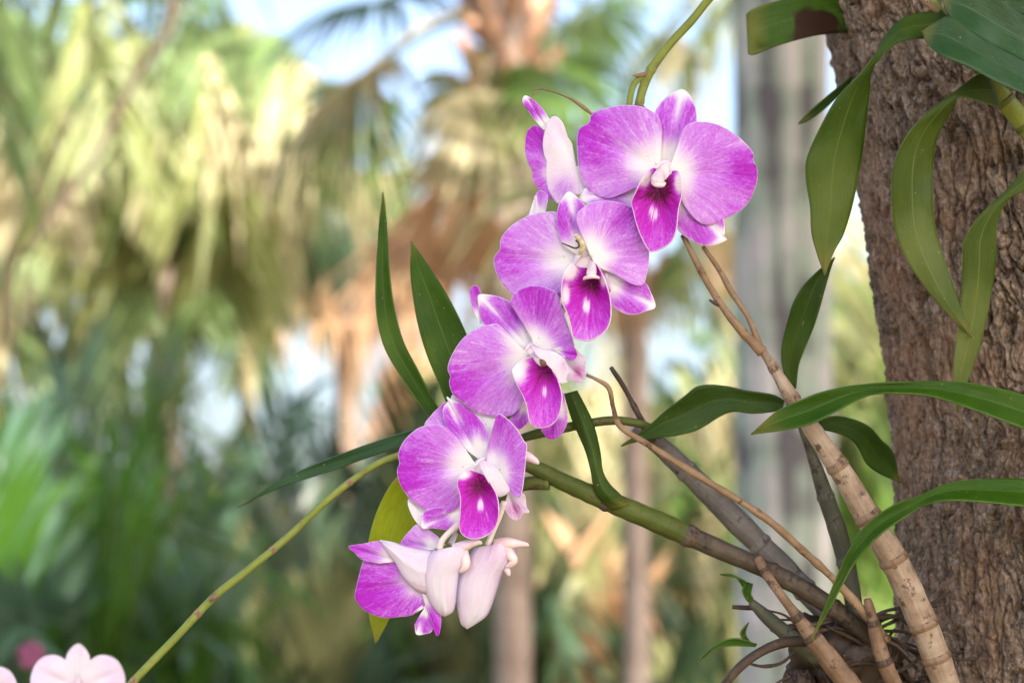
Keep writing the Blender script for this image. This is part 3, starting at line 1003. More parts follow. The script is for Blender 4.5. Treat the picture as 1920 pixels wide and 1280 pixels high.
c1p = [(1428, 655, -35, 7.2), (1452, 692, -33, 10.1), (1480, 738, -30, 13.7), (1520, 800, -28, 16.6), (1578, 885, -30, 20.9), (1628, 970, -36, 24.5), (1676, 1050, -45, 26.7), (1727, 1160, -60, 27.5), (1762, 1250, -75, 26.7), (1795, 1340, -100, 24.5)]
c1 = tube("cane", c1p, CANE["beige"], op, 22, 110, 0.10)
c1["label"] = "thick papery beige jointed cane"
nodes_on(c1, c1p, [.06, .145, .335, .475, .595, .765, .85], None, 6)
st1 = tube("dry_stalk", [(1280, 440, -38, 5), (1300, 480, -36, 6), (1335, 545, -34, 7), (1380, 608, -34, 8), (1430, 660, -34, 11)], CANE["stalk"], op, 10, 40, .3)
tube("spur_twig", [(1352, 572, -34, 5), (1340, 568, -30, 4), (1330, 562, -28, 2)], CANE["root"], st1, 8, 10)
tube("dry_stalk", [(1318, 462, -60, 4), (1350, 508, -56, 5), (1370, 545, -52, 6), (1400, 590, -44, 5), (1417, 628, -38, 6), (1428, 660, -35, 8)], CANE["stalk"], op, 10, 40, .3)

c2p = [(940, 850, -95, 11.0), (1000, 875, -92, 14.7), (1060, 905, -90, 16.9), (1130, 935, -88, 19.1), (1210, 968, -86, 21.3), (1296, 1006, -84, 20.6)]
c2 = tube("cane", c2p, CANE["green"], op, 20, 80, .12)
c2["label"] = "glossy green upper joint of the long cane"
nodes_on(c2, c2p, [.56, .985], CANE["brown"], 6)
c3p = [(1292, 1004, -84, 19.0), (1360, 1034, -84, 19.0), (1430, 1064, -86, 18.3), (1500, 1100, -92, 18.3), (1570, 1145, -105, 17.6), (1640, 1200, -130, 16.8)]
c3 = tube("cane", c3p, CANE["brown"], op, 20, 70, .15)
nodes_on(c3, c3p, [.02, .42, .75], CANE["root"], 6)
c4p = [(1190, 800, -240, 15.5), (1240, 838, -240, 18.9), (1300, 895, -240, 21.5), (1380, 975, -236, 24.1), (1425, 1020, -232, 22.4), (1490, 1085, -220, 23.2), (1560, 1160, -190, 20.6)]
c4 = tube("cane", c4p, CANE["grey"], op, 18, 70, .2)
nodes_on(c4, c4p, [.25, .62, .85], CANE["grey"], 6)
c5p = [(1498, 790, -170, 5.1), (1525, 860, -170, 11.0), (1548, 930, -168, 16.1), (1572, 1000, -165, 17.8), (1592, 1080, -160, 17.8), (1606, 1170, -150, 16.1)]
c5 = tube("cane", c5p, CANE["dark"], op, 18, 60, .12)
nodes_on(c5, c5p, [.38, .7], CANE["dark"], 5)
c6p = [(1420, 1046, -70, 9), (1440, 1080, -52, 9), (1468, 1120, -42, 9), (1492, 1152, -40, 11), (1520, 1190, -40, 16), (1556, 1236, -44, 20), (1612, 1310, -56, 22)]
c6 = tube("cane", c6p, CANE["node"], op, 16, 60, .2)
nodes_on(c6, c6p, [.1, .42, .56], CANE["root"], 5)
c7p = [(1626, 1122, -60, 7.5), (1636, 1160, -60, 10.5), (1646, 1205, -62, 14.4), (1662, 1250, -66, 15.3), (1690, 1310, -76, 16.2)]
c7 = tube("cane", c7p, CANE["node"], op, 16, 50, .2)
nodes_on(c7, c7p, [.25, .62], CANE["root"], 5)
tube("dry_stalk", [(1098, 702, -48, 3), (1120, 712, -48, 3.5), (1142, 728, -48, 5), (1150, 765, -47, 4), (1164, 800, -46, 6), (1220, 836, -44, 6), (1300, 886, -40, 7), (1392, 942, -40, 7), (1450, 982, -42, 8),
                   (1500, 1027, -46, 8), (1560, 1082, -54, 8), (1610, 1136, -66, 9), (1664, 1200, -90, 9)], CANE["stalk"], op, 12, 120, .35)
tube("dry_stalk", [(1145, 688, -150, 4), (1165, 718, -150, 5), (1184, 752, -150, 5), (1204, 790, -150, 7), (1222, 825, -190, 9)], CANE["root"], op, 10, 30, .4)
tube("shoot", [(880, 960, -110, 6), (930, 935, -106, 9), (980, 908, -100, 13), (1030, 905, -92, 14)], CANE["green"], op, 12, 24)
tube("shoot", [(960, 826, -110, 7), (1020, 810, -112, 10), (1090, 796, -116, 9), (1150, 788, -124, 9), (1206, 796, -140, 8), (1235, 815, -190, 9)], CANE["green"], op, 12, 40)

leaf("leaf", c5, [(745 * 1, 740, 800, 790, -150), (730, 650, 812, 680, -140), (735, 560, 842, 600, -130), (778, 400, 890, 480, -118), (828, 305, 940, 310, -112), (900, 230, 972, 200, -110)], LEAF["dark"], -10, sc=Z5, tip=(985, 160, -108))
leaf("leaf", c2, [(745, 845, 735, 885, -75), (690, 818, 690, 900, -72), (560, 798, 590, 908, -70), (470, 778, 500, 900, -70), (385, 770, 430, 926, -70), (320, 782, 330, 986, -72), (260, 830, 235, 1012, -76), (180, 890, 140, 1024, -82), (90, 968, 70, 1036, -90)], LEAF["dark"], -16, sc=Z5, tip=(-40, 1064, -98))
leaf("leaf", c1, [(905, 940, 915, 985, -60), (980, 920, 990, 1000, -80), (1060, 930, 1060, 1030, -100), (1150, 968, 1100, 1075, -120), (1210, 1035, 1140, 1150, -140), (1265, 1095, 1205, 1200, -165)], LEAF["dark"], -8, sc=Z5, tip=(1300, 1240, -190))
leaf("leaf", c2, [(812, 790, 832, 780, -110), (785, 755, 812, 748, -112), (748, 700, 782, 690, -116), (720, 650, 757, 640, -120), (706, 590, 740, 580, -124), (705, 520, 731, 515, -128), (709, 440, 727, 440, -132), (713, 395, 723, 395, -135)], LEAF["bright"], -9, tip=(718, 360, -138))
leaf("leaf", c2, [(850, 790, 905, 780, -110), (825, 725, 898, 700, -112), (800, 665, 882, 645, -114), (784, 610, 858, 590, -116), (774, 555, 830, 538, -118), (769, 505, 800, 492, -121)], LEAF["bright"], -12, tip=(771, 453, -124))
leaf("leaf", c2, [(840, 788, 850, 825, -120), (765, 808, 765, 834, -140), (690, 832, 690, 858, -165), (610, 862, 610, 886, -195), (530, 898, 530, 912, -225)], LEAF["blue"], -5, tip=(447, 950, -250))
leaf("leaf", c2, [(770, 870, 840, 880, -105), (735, 905, 805, 930, -105), (706, 960, 782, 985, -104), (690, 1020, 765, 1050, -104), (687, 1090, 748, 1110, -105), (691, 1150, 730, 1160, -108)], LEAF["yellow"], -8, tip=(704, 1205, -112))
leaf("leaf", c2, [(1058, 738, 1082, 732, -100), (1072, 785, 1110, 788, -90), (1096, 840, 1125, 845, -78), (1107, 880, 1130, 882, -68), (1113, 910, 1142, 906, -62), (1124, 934, 1162, 926, -62), (1150, 956, 1180, 946, -72)], LEAF["mid"], 14)
# shoots and small leaves near the roots
s1 = tube("shoot", [(1408, 1128, -110, 8), (1440, 1158, -108, 14), (1490, 1200, -108, 16), (1540, 1240, -112, 15)], CANE["dark"], op, 12, 24)
leaf("leaf", s1, [(1392, 1100, 1402, 1098, -108), (1376, 1078, 1392, 1086, -106)], LEAF["bright"], -4, tip=(1350, 1076, -104), n=16, m=7)
leaf("leaf", s1, [(1400, 1090, 1412, 1094, -108), (1392, 1105, 1408, 1112, -106), (1398, 1122, 1412, 1122, -106)], LEAF["bright"], -4, tip=(1410, 1136, -105), n=16, m=7)
s2 = tube("shoot", [(1345, 1300, -70, 7), (1385, 1252, -72, 9), (1425, 1222, -76, 9), (1470, 1204, -84, 10), (1530, 1200, -100, 10)], CANE["root"], op, 12, 24)
leaf("leaf", s2, [(1420, 1206, 1416, 1212, -72), (1380, 1196, 1372, 1210, -70), (1346, 1206, 1340, 1216, -70)], LEAF["bright"], -3, tip=(1309, 1240, -70), n=18, m=7)
leaf("leaf", s2, [(1398, 1204, 1408, 1204, -80), (1388, 1186, 1398, 1188, -80)], LEAF["mid"], -3, tip=(1404, 1166, -80), n=14, m=7)
# roots
rr = random.Random(11)
for i in range(60):
    x, y = rr.uniform(1450, 1740), rr.uniform(1150, 1330)
    z = rr.uniform(-190, -90)
    a = rr.uniform(-.9, .9) + (math.pi if rr.random() < .3 else 0)
    pts = [(x, y, z, rr.uniform(2, 5))]
    for k in range(4):
        a += rr.uniform(-.7, .7)
        x += math.cos(a) * 34
        y += math.sin(a) * 26 + 4
        z += rr.uniform(-20, 14)
        pts.append((x, y, z, rr.uniform(2, 5)))
    tube("root", pts, CANE["root"], op, 7, 22, .4)


def root_clump():
    n, m = 70, 60
    th = np.linspace(0, math.pi, n)[:, None]
    ph = np.linspace(0, 2 * math.pi, m, endpoint=False)[None]
    X, Y, Z_ = np.sin(th) * np.cos(ph), np.cos(th) * np.ones_like(ph), np.sin(th) * np.sin(ph)
    d = 1 + .9 * (fbm(X * 3 + 3, Y * 3 + 3, Z_ * 3 + 3, 4) - .47) + .12 * (vnoise(X * 14 + 20, Y * 4 + 20, Z_ * 14 + 20) - .5)
    a = np.stack([1590 + X * d * 118, 1262 - Y * d * 112, -190 + Z_ * d * 75], -1).reshape(-1, 3)
    mesh_obj("root_clump", Parr(a), grid_faces(n, m, True), CANE["root"], op)
    a = np.stack([1520 + X * d * 44 - Y * 20, 1322 - Y * d * 62, -120 + Z_ * d * 36], -1).reshape(-1, 3)
    mesh_obj("moss_stub", Parr(a), grid_faces(n, m, True), CANE["root"], op)


root_clump()

# --- plant whose leaves arch in across the trunk
oq = tag(empty("orchid_plant", P(2030, 980, -120)), "orchid with two long bright green leaves arching across the bark trunk", "orchid")
cq = tube("cane", [(2070, 1150, -140, 22), (2040, 980, -60, 22), (2020, 850, 0, 20), (2010, 740, 20, 15)], CANE["green"], oq, 16, 40)
leaf("leaf", cq, [(2190, 1000, 2190, 1110, 0, 20), (2040, 880, 2040, 1030, 10, 40), (1894, 820, 1894, 982, 20, 60), (1760, 784, 1760, 930, 28, 70), (1600, 757, 1600, 872, 38, 76), (1430, 753, 1450, 826, 48, 74), (1310, 757, 1300, 812, 56, 70), (1190, 762, 1180, 816, 64, 68),
                  (1050, 776, 1085, 850, 66, 78), (920, 806, 960, 918, 62, 84), (820, 845, 860, 962, 58, 80), (700, 902, 725, 990, 54, 70)], LEAF["bright"], -22, n=80, m=13, sc=Z5, tip=(583, 1008, 50))
leaf("leaf", cq, [(2150, 330, 2150, 420, -10, 20), (2040, 308, 2040, 440, 0, 50), (1894, 299, 1894, 432, 8, 66), (1760, 299, 1720, 414, 16, 70), (1620, 305, 1560, 404, 24, 66), (1500, 330, 1470, 412, 32, 58), (1390, 380, 1400, 436, 40, 50), (1295, 412, 1290, 505, 44, 56),
                  (1200, 468, 1200, 572, 46, 60), (1118, 540, 1130, 644, 46, 58), (1056, 636, 1070, 720, 44, 54), (1000, 760, 1020, 812, 40, 46), (930, 930, 945, 955, 34, 38)], LEAF["bright"], -18, n=80, m=13, sc=Z6, tip=(872, 1078, 30))

# --- plant at the top of the trunk with hanging leaves
ou = tag(empty("orchid_plant", P(1950, 260, -100)), "orchid with drooping dark green leaves hanging over the upper trunk", "orchid")
cup = [(1968, 300, -110, 20), (1925, 238, -70, 20), (1884, 188, -50, 18), (1846, 140, -40, 15), (1810, 80, -30, 12), (1780, 40, -26, 9), (1748, 4, -20, 8), (1700, -60, -10, 7)]
cu = tube("cane", cup, CANE["stem"], ou, 18, 70, .1)
nodes_on(cu, cup, [.2, .33, .5, .74], CANE["green"], 5)
leaf("leaf", cu, [(1300, 60, 1330, 110, -14, -14), (1235, 70, 1225, 210, -20, 10), (1130, 84, 1130, 226, -14, 20), (1040, 130, 1060, 240, -6, 26), (978, 205, 992, 290, 4, 24), (922, 300, 948, 335, 14, 20), (830, 425, 896, 410, 20, 2), (705, 550, 884, 520, 20, -14), (605, 725, 866, 690, 16, -22),
                  (527, 900, 843, 880, 10, -28), (520, 1020, 818, 1030, 4, -30), (545, 1180, 782, 1190, 0, -28), (552, 1330, 735, 1340, -4, -22), (585, 1450, 683, 1440, -8, -14)], LEAF["mid"], 10, n=90, m=13, sc=Z7, tip=(628, 1572, -10))
leaf("leaf", cu, [(1560, 420, 1640, 620, -30, -16), (1490, 436, 1540, 590, -22, 0), (1405, 500, 1440, 560, -6, 12), (1345, 545, 1386, 562, 8, 14), (1230, 630, 1370, 608, 14, 2), (1118, 745, 1310, 705, 12, -14), (1042, 880, 1266, 805, 6, -22), (1012, 1000, 1250, 930, 0, -26), (1010, 1130, 1245, 1080, -4, -26), (1022, 1280, 1257, 1280, -8, -26),
                  (1068, 1430, 1295, 1430, -12, -26), (1158, 1585, 1356, 1610, -16, -24), (1290, 1750, 1420, 1790, -18, -22)], LEAF["olive"], 10, n=90, m=13, sc=Z7, tip=(1470, 1928, -20))
leaf("leaf", cu, [(1990, 268, 1990, 330, -60, -40), (1935, 305, 1945, 350, -40, -26), (1882, 362, 1893, 372, -24, -20), (1838, 402, 1872, 410, -16, -26), (1808, 450, 1867, 450, -18, -34), (1804, 500, 1868, 482, -22, -40), (1801, 576, 1858, 552, -26, -44), (1792, 640, 1840, 640, -30, -44), (1787, 695, 1815, 712, -34, -42)], LEAF["olive"], 8, n=70, m=13, tip=(1795, 775, -40))
leaf("leaf", cu, [(1900, 180, 1900, 460, -10, 10), (1768, 95, 1768, 372, 0, 30), (1640, 0, 1600, 292, 10, 40), (1500, -70, 1475, 200, 16, 44), (1390, -80, 1362, 112, 18, 40)], LEAF["blue"], -16, n=50, m=13, sc=Z7, tip=(1290, -20, 30))
leaf("leaf", cu, [(1900, 440, 1900, 590, 10, 60), (1768, 345, 1768, 538, 30, 74), (1600, 256, 1615, 470, 42, 84), (1470, 178, 1460, 388, 46, 84), (1350, 98, 1300, 318, 46, 76), (1255, 132, 1222, 258, 44, 62)], LEAF["blue"], -8, n=60, m=13, sc=Z7, tip=(1184, 184, 48))
leaf("leaf", cu, [(1900, -10, 1900, 120, -40), (1768, -30, 1768, 90, -36), (1690, -40, 1700, 40, -34)], LEAF["blue"], -6, n=30, m=9, sc=Z7, tip=(1655, 10, -32))
tube("dry_stalk", [(1712, -30, -16, 6), (1738, 4, -14, 7), (1760, 24, -18, 6), (1776, 34, -24, 5)], CANE["stalk"], ou, 10, 16, .3)

# --- leaves of another plant clinging behind the trunk
ob = tag(empty("orchid_plant", P(1700, 90, -640)), "brown blotched broad dark leaf and small leaf poking from behind the trunk", "orchid")
cb = tube("cane", [(1760, 320, -900, 16), (1730, 200, -800, 18), (1710, 80, -720, 16), (1700, -40, -680, 12)], CANE["brown"], ob, 12, 30)
leaf("leaf", cb, [(1120, 0, 1120, 160, -620, -600), (900, -60, 900, 180, -540, -520), (640, -70, 640, 196, -440, -420), (500, -30, 500, 222, -400, -380), (350, 8, 350, 266, -370, -350), (220, 52, 225, 314, -350, -330), (180, 82, 190, 308, -346, -330)], LEAF["spotted"], -14, n=50, m=13, sc=Z7)
leaf("leaf", cb, [(1100, 280, 1100, 380, -620), (860, 380, 860, 450, -520), (720, 486, 724, 540, -430), (610, 580, 624, 628, -390), (525, 655, 535, 692, -370)], LEAF["dark"], -6, n=30, m=9, sc=Z7, tip=(478, 708, -360))

# ------------------------------------------------------------------ flowers
def petal(name, parent, sc, c, outline, z, tilt=(0, 0), cup=0.0, kind="petal", wave=4.0, groove=5.0, gain=1.0, nu=72, nv=24,
          white=None, dark=None, lobes=None, zo=None, mat=None, bend=0.0, thick=0.0005, seed=None, closed=False):
    """a thin curved blade that fans out from c to its outline; z, tilt, cup in plant units"""
    k, ox, oy = sc
    T = lambda q: np.array([q[0] * k + ox, q[1] * k + oy])
    cc = T(c)
    o2 = np.array([T(q) for q in outline])
    closed = closed or kind == "lip"
    if closed:
        o2 = np.vstack([o2, o2[:1]])
    if zo is not None:
        zz = np.array(list(zo) + ([zo[0]] if closed else []), float)[:, None]
    else:
        zz = np.zeros((len(o2), 1))
    sp = spline(np.hstack([o2, zz]), nu) if zo is None else None
    if sp is None:
        q = spline(np.hstack([o2, zz * 1e-6]), nu)
        q[:, 2] *= 1e6
        sp = q
    O = sp[:, :2]
    d = O - cc
    R = np.linalg.norm(d, axis=1)
    Rm = R.max()
    v = np.linspace(0.0, 1.0, nv) ** 0.85
    v[0] = 0.015
    rs = RNG.uniform(0, 50) if seed is None else seed
    X = cc[0] + d[:, 0][None] * v[:, None]
    Y = cc[1] + d[:, 1][None] * v[:, None]
    r = R[None] * v[:, None] / Rm
    u = np.linspace(0, 1, nu)[None] * np.ones((nv, 1))
    vv = v[:, None] * np.ones((1, nu))
    it = int(np.argmax(R))
    ax = d[it] / (R[it] + 1e-9)
    al = ((X - cc[0]) * ax[0] + (Y - cc[1]) * ax[1]) / Rm
    la = (-(X - cc[0]) * ax[1] + (Y - cc[1]) * ax[0])
    hw = np.abs(la).max() + 1e-6
    la = la / hw
    Z = z + tilt[0] * (X - cc[0]) + tilt[1] * (Y - cc[1]) + cup * r ** 2 + sp[:, 2][None] * vv ** 1.5
    if bend:
        Z = Z + bend * (np.abs(la)) ** 1.6
    if not closed:
        Z = Z - groove * np.exp(-(la / .16) ** 2) * np.sin(np.clip(r, 0, 1) * math.pi)
    Z = Z + wave * (vnoise(u * 9 + rs, rs, 0.3) - .5) * 2 * vv ** 3 * np.minimum(1, R[None] / Rm * 1.4)
    Z = Z + 5 * (vnoise(X / 34 + rs, Y / 34, rs) - .5) * np.minimum(1, r * 2)
    nz = vnoise(u * 7 + rs, r * 3, rs + 2) - .5
    if kind == "petal":
        pig = sstep(.14, .50, r + .14 * nz) * (0.60 + 0.50 * np.exp(-(la / .5) ** 2) * sstep(.4, .95, r) + .2 * nz)
    elif kind == "sepal":
        pig = sstep(.20, .55, r + .1 * nz) * (.95 + .3 * nz) * (1 - .93 * np.exp(-(la / .20) ** 2) * sstep(.35, .8, r))
        pig = pig * (1 - .9 * sstep(.80, .96, al)) * (1 - .5 * sstep(.75, 1.0, np.abs(la)))
    elif kind == "pale":
        pig = .10 + .16 * sstep(.3, .9, r + .3 * nz)
    elif kind == "pink":
        pig = .12 + .5 * sstep(.5, 1.0, r + .2 * nz)
    else:
        pig = 1.10 + .20 * nz - .28 * sstep(.5, 1.0, r)
        pig = pig + .95 * np.exp(-(r / .26) ** 2)
    if dark is not None:
        (dx, dy), s1, s2, amp = T(dark[0]), dark[1], dark[2], dark[3]
        pig = pig + amp * np.exp(-((X - dx) / s1) ** 2 - ((Y - dy) / s2) ** 2)
    if white is not None:
        (dx, dy), s1, s2 = T(white[0]), white[1], white[2]
        rag = .35 + 1.3 * vnoise(u * 90 + rs, r * 5, 1.0)
        pig = pig * (1 - .95 * sstep(.12, .95, np.exp(-((X - dx) / s1) ** 2 - ((Y - dy) / s2) ** 2) * rag))
    for lb in (lobes or []):
        # pale side lobes: centre, radii
        (dx, dy), s1, s2 = T(lb[0]), lb[1], lb[2]
        pig = pig * (1 - .95 * sstep(.12, .9, np.exp(-((X - dx) / s1) ** 2 - ((Y - dy) / s2) ** 2)) * sstep(.3, .7, vv))
    pig = np.clip(pig * gain, 0, 2)
    V = Parr(np.stack([X, Y, Z], -1).reshape(-1, 3))
    m = mat or {"petal": M_PETAL, "sepal": M_SEPAL, "pale": M_PALE, "pink": M_PALE, "lip": M_LIP}[kind]
    uv = np.stack([u + rs, vv], -1).reshape(-1, 2)
    f = grid_faces(nv, nu)
    return mesh_obj(name, V, f, m, parent, uv, {"pig": pig.ravel()}, thick=thick)


def blob(name, parent, sc, pts, mat, flat=1.0, n=18, seg=14):
    """pts rows: zoom x, zoom y, z, radius in plant units"""
    k, ox, oy = sc
    return tube(name, [(p[0] * k + ox, p[1] * k + oy, p[2], p[3]) for p in pts], mat, parent, seg, n)


M_RECEPT = mat_plain("receptacle_white", (0.80, 0.68, 0.78), (0.86, 0.80, 0.84), 200, 0.5, 0.3, 0.2)

Z1 = (540 / 1920, 920, 140)
Z2 = (0.25, 800, 340)
Z3 = (0.25, 800, 520)
Z4 = (420 / 1075, 640, 720)

spray = tag(empty("orchid_spray", P(1700, -60, -10)), "arching spray of purple and white orchid flowers hanging in front of the palms", "orchid spray")
stem = tube("stem", [(1704, -58, -8, 8), (1600, -130, 0, 8), (1480, -130, -5, 8), (1390, -70, -18, 8), (1330, -2, -30, 8), (1296, 40, -36, 8), (1252, 88, -42, 8), (1216, 140, -46, 9), (1197, 200, -50, 8), (1185, 290, -56, 8),
                     (1150, 400, -58, 8), (1090, 520, -60, 7), (1020, 640, -60, 7), (960, 760, -60, 7), (925, 860, -58, 6), (890, 950, -56, 6), (860, 1000, -50, 5)], CANE["stem"], spray, 14, 160, .1)
nodes_on(stem, [(1330, -2, -30, 8), (1252, 88, -42, 8), (1216, 140, -46, 9), (1197, 200, -50, 8)], [.7, .96], CANE["stem"], 4)
tube("bract", [(1214, 138, -40, 4), (1196, 142, -38, 4), (1186, 142, -38, 1)], CANE["stalk"], stem, 8, 10)
tube("bract", [(1196, 196, -44, 5), (1205, 200, -40, 3), (1214, 206, -40, 1)], CANE["stalk"], stem, 8, 10)
tube("pedicel", [(1214, 142, -46, 5), (1196, 150, -44, 6), (1186, 164, -42, 6), (1180, 195, -40, 6), (1178, 240, -38, 6), (1200, 300, -34, 6), (1226, 330, -26, 7)], CANE["stem"], spray, 12, 30)
tube("dry_tendril", [(1000, 180, -70, 1.4), (1004, 167, -70, 1.6), (1030, 170, -68, 1.8), (1065, 183, -64, 2), (1092, 200, -60, 4), (1110, 214, -58, 3), (1160, 250, -56, 3)], CANE["stalk"], spray, 8, 36)
for a, b, mid in [((1150, 400, -58), (1090, 470, -26), (1120, 430, -50)), ((1060, 575, -60), (1010, 655, -24), (1030, 610, -50)), ((950, 780, -60), (905, 870, -24), (925, 820, -50)),
                  ((1185, 290, -56), (1090, 300, -55), (1130, 290, -62)), ((880, 965, -55), (845, 1020, -48), (860, 990, -56))]:
    tube("pedicel", [(*a, 6), (*mid, 5), (*b, 6)], M_PEDICEL, spray, 10, 18)


def flower(cx, cy, z, pad=None):
    f = empty("flower", P(cx, cy, z), spray)
    if pad:                       # the fleshy seat where petals, lip and column join
        x, y, zz, r = pad
        tube("receptacle", [(x - r * .2, y - r * .2, zz - 16, r * .5), (x, y, zz - 8, r * 1.0), (x, y, zz - 2, r * .9), (x, y, zz + 2, r * .45), (x, y, zz + 3, r * .1)], M_RECEPT, f, 18, 16)
    return f


# ---- topmost open flower
f = flower(1235, 330, -20, (1248, 326, -14, 26))
petal("sepal", f, Z1, (1165, 640), [(1120, 600), (1100, 520), (1088, 420), (1082, 330), (1095, 250), (1130, 190), (1200, 130), (1275, 97), (1330, 140), (1365, 220), (1377, 300), (1368, 390), (1320, 480), (1250, 570), (1200, 630)], -24, (0, .10), -8, "sepal")
petal("petal", f, Z1, (1130, 620), [(1095, 600), (1110, 510), (1135, 420), (1140, 340), (1110, 270), (1040, 225), (960, 207), (870, 205), (780, 222), (700, 245), (665, 280), (655, 322), (610, 345), (582, 380), (575, 460), (580, 560), (590, 640), (620, 720), (660, 780), (720, 815), (790, 825), (860, 800), (930, 770), (1000, 740), (1060, 690), (1100, 640)], -12, (.10, .02), -10, dark=((640, 400), 28, 30, .30))
petal("petal", f, Z1, (1190, 645), [(1185, 610), (1220, 560), (1245, 500), (1260, 420), (1280, 370), (1310, 335), (1370, 315), (1450, 318), (1530, 340), (1610, 385), (1680, 440), (1735, 500), (1757, 545), (1748, 570), (1775, 620), (1780, 690), (1760, 770), (1720, 850), (1660, 910), (1600, 945), (1540, 972), (1470, 997), (1410, 995), (1350, 950), (1310, 900), (1270, 830), (1240, 740), (1200, 660)], -10, (-.10, .02), -10, dark=((1700, 600), 34, 22, .45))
petal("sepal", f, Z1, (1225, 760), [(1250, 740), (1330, 800), (1440, 880), (1530, 930), (1556, 975), (1562, 1030), (1560, 1080), (1577, 1098), (1520, 1130), (1460, 1140), (1390, 1130), (1320, 1095), (1270, 1060), (1242, 1020), (1225, 900)], -26, (0, .05), -6, "sepal")
petal("sepal", f, Z1, (1090, 780), [(1050, 740), (900, 740), (740, 750), (640, 752), (610, 790), (592, 830), (640, 862), (720, 885), (820, 895), (920, 890), (1020, 860)], -30, (0, .05), -4, "sepal", gain=.7)
petal("lip", f, Z1, (1115, 770), [(1120, 640), (1085, 620), (1040, 650), (1003, 702), (967, 780), (937, 850), (950, 910), (970, 990), (1005, 1085), (1062, 1178), (1130, 1165), (1190, 1130), (1225, 1080), (1243, 1000), (1252, 900), (1276, 800), (1280, 720), (1266, 665), (1240, 640), (1190, 648)], -14, (0, 0), 0, "lip",
      zo=[-2, 10, 22, 28, 34, 36, 38, 42, 46, 46, 46, 44, 42, 40, 36, 32, 26, 18, 8, -2], white=((1088, 925), 10, 20), dark=((1110, 775), 26, 24, .35), lobes=[((1030, 690), 20, 26), ((1262, 720), 14, 28)], wave=3)
blob("column", f, Z1, [(1126, 640, -14, 5.7), (1122, 662, 2, 9.0), (1116, 685, 16, 11.5), (1112, 708, 26, 12.7), (1110, 724, 31, 9.8), (1108, 734, 32, 3.3)], M_COLUMN)
blob("anther_cap", f, Z1, [(1078, 722, 30, 3), (1095, 732, 36, 4), (1120, 738, 37, 4.5), (1148, 736, 34, 4), (1160, 722, 30, 3)], M_COLUMN, n=12)

# ---- second flower
f = flower(1100, 480, -6, (1102, 496, -6, 30))
petal("petal", f, Z2, (1130, 590), [(1110, 540), (1070, 400), (1035, 280), (970, 230), (880, 232), (790, 250), (700, 290), (640, 330), (580, 390), (550, 450), (553, 500), (540, 525), (510, 560), (502, 610), (520, 680), (560, 760), (610, 820), (645, 852), (720, 875), (820, 880), (920, 870), (1000, 830), (1050, 740), (1100, 650)], -14, (.10, .03), -10, gain=.78, dark=((560, 530), 26, 18, .30))
petal("sepal", f, Z2, (1165, 570), [(1110, 540), (1040, 490), (1005, 440), (985, 350), (978, 270), (985, 190), (1015, 130), (1062, 78), (1120, 110), (1190, 180), (1250, 260), (1300, 380), (1270, 470), (1210, 550)], -2, (0, .06), -6, "sepal")
petal("petal", f, Z2, (1235, 570), [(1225, 520), (1175, 420), (1128, 310), (1130, 240), (1190, 185), (1260, 155), (1350, 147), (1440, 160), (1520, 185), (1580, 220), (1597, 240), (1620, 320), (1650, 420), (1668, 510), (1665, 620), (1645, 720), (1625, 775), (1590, 782), (1530, 765), (1470, 730), (1400, 690), (1320, 660), (1260, 620)], 10, (-.08, .02), -6, gain=.84, dark=((1440, 300), 26, 34, .25))
petal("sepal", f, Z2, (1330, 740), [(1320, 690), (1400, 680), (1480, 715), (1560, 760), (1640, 765), (1680, 830), (1717, 940), (1640, 975), (1560, 1000), (1480, 990), (1400, 940), (1365, 890), (1340, 810)], -10, (0, .05), -4, "sepal")
petal("sepal", f, Z2, (1050, 740), [(1010, 700), (930, 760), (870, 850), (830, 960), (900, 950), (980, 900), (1040, 830)], -22, (0, .05), -4, "sepal")
petal("lip", f, Z2, (1235, 770), [(1190, 650), (1135, 640), (1105, 612), (1068, 628), (1030, 690), (1013, 770), (1010, 850), (1020, 920), (1045, 970), (1067, 1030), (1082, 1100), (1097, 1168), (1160, 1192), (1215, 1195), (1290, 1165), (1350, 1110), (1378, 1040), (1384, 960), (1376, 870), (1357, 800), (1335, 730), (1303, 665), (1268, 615), (1240, 640)], -6, (0, 0), 0, "lip",
      zo=[0, 14, 20, 28, 38, 44, 46, 46, 46, 48, 52, 54, 56, 56, 54, 52, 50, 48, 46, 42, 38, 30, 18, 4], white=((1195, 930), 8, 18), dark=((1280, 760), 17, 14, .6), lobes=[((1070, 670), 22, 24), ((1330, 740), 9, 18), ((1040, 850), 9, 24)], gain=.9, wave=3)
petal("lip_lobe", f, Z2, (1345, 760), [(1318, 672), (1345, 690), (1372, 740), (1384, 800), (1372, 835), (1355, 830), (1335, 760)], 12, (-.2, 0), 0, "pink", gain=2.4, nu=40, nv=10)
blob("column", f, Z2, [(1238, 600, -8, 7.4), (1240, 640, 12, 8.2), (1238, 665, 26, 9.0), (1235, 690, 36, 9.8), (1233, 705, 42, 7.4), (1232, 712, 44, 2.5)], M_COLUMN)
blob("anther_cap", f, Z2, [(1178, 733, 34, 2.5), (1195, 722, 40, 3.5), (1230, 714, 45, 4), (1268, 716, 42, 3.5), (1292, 724, 36, 2.5)], M_COLUMN, n=12)

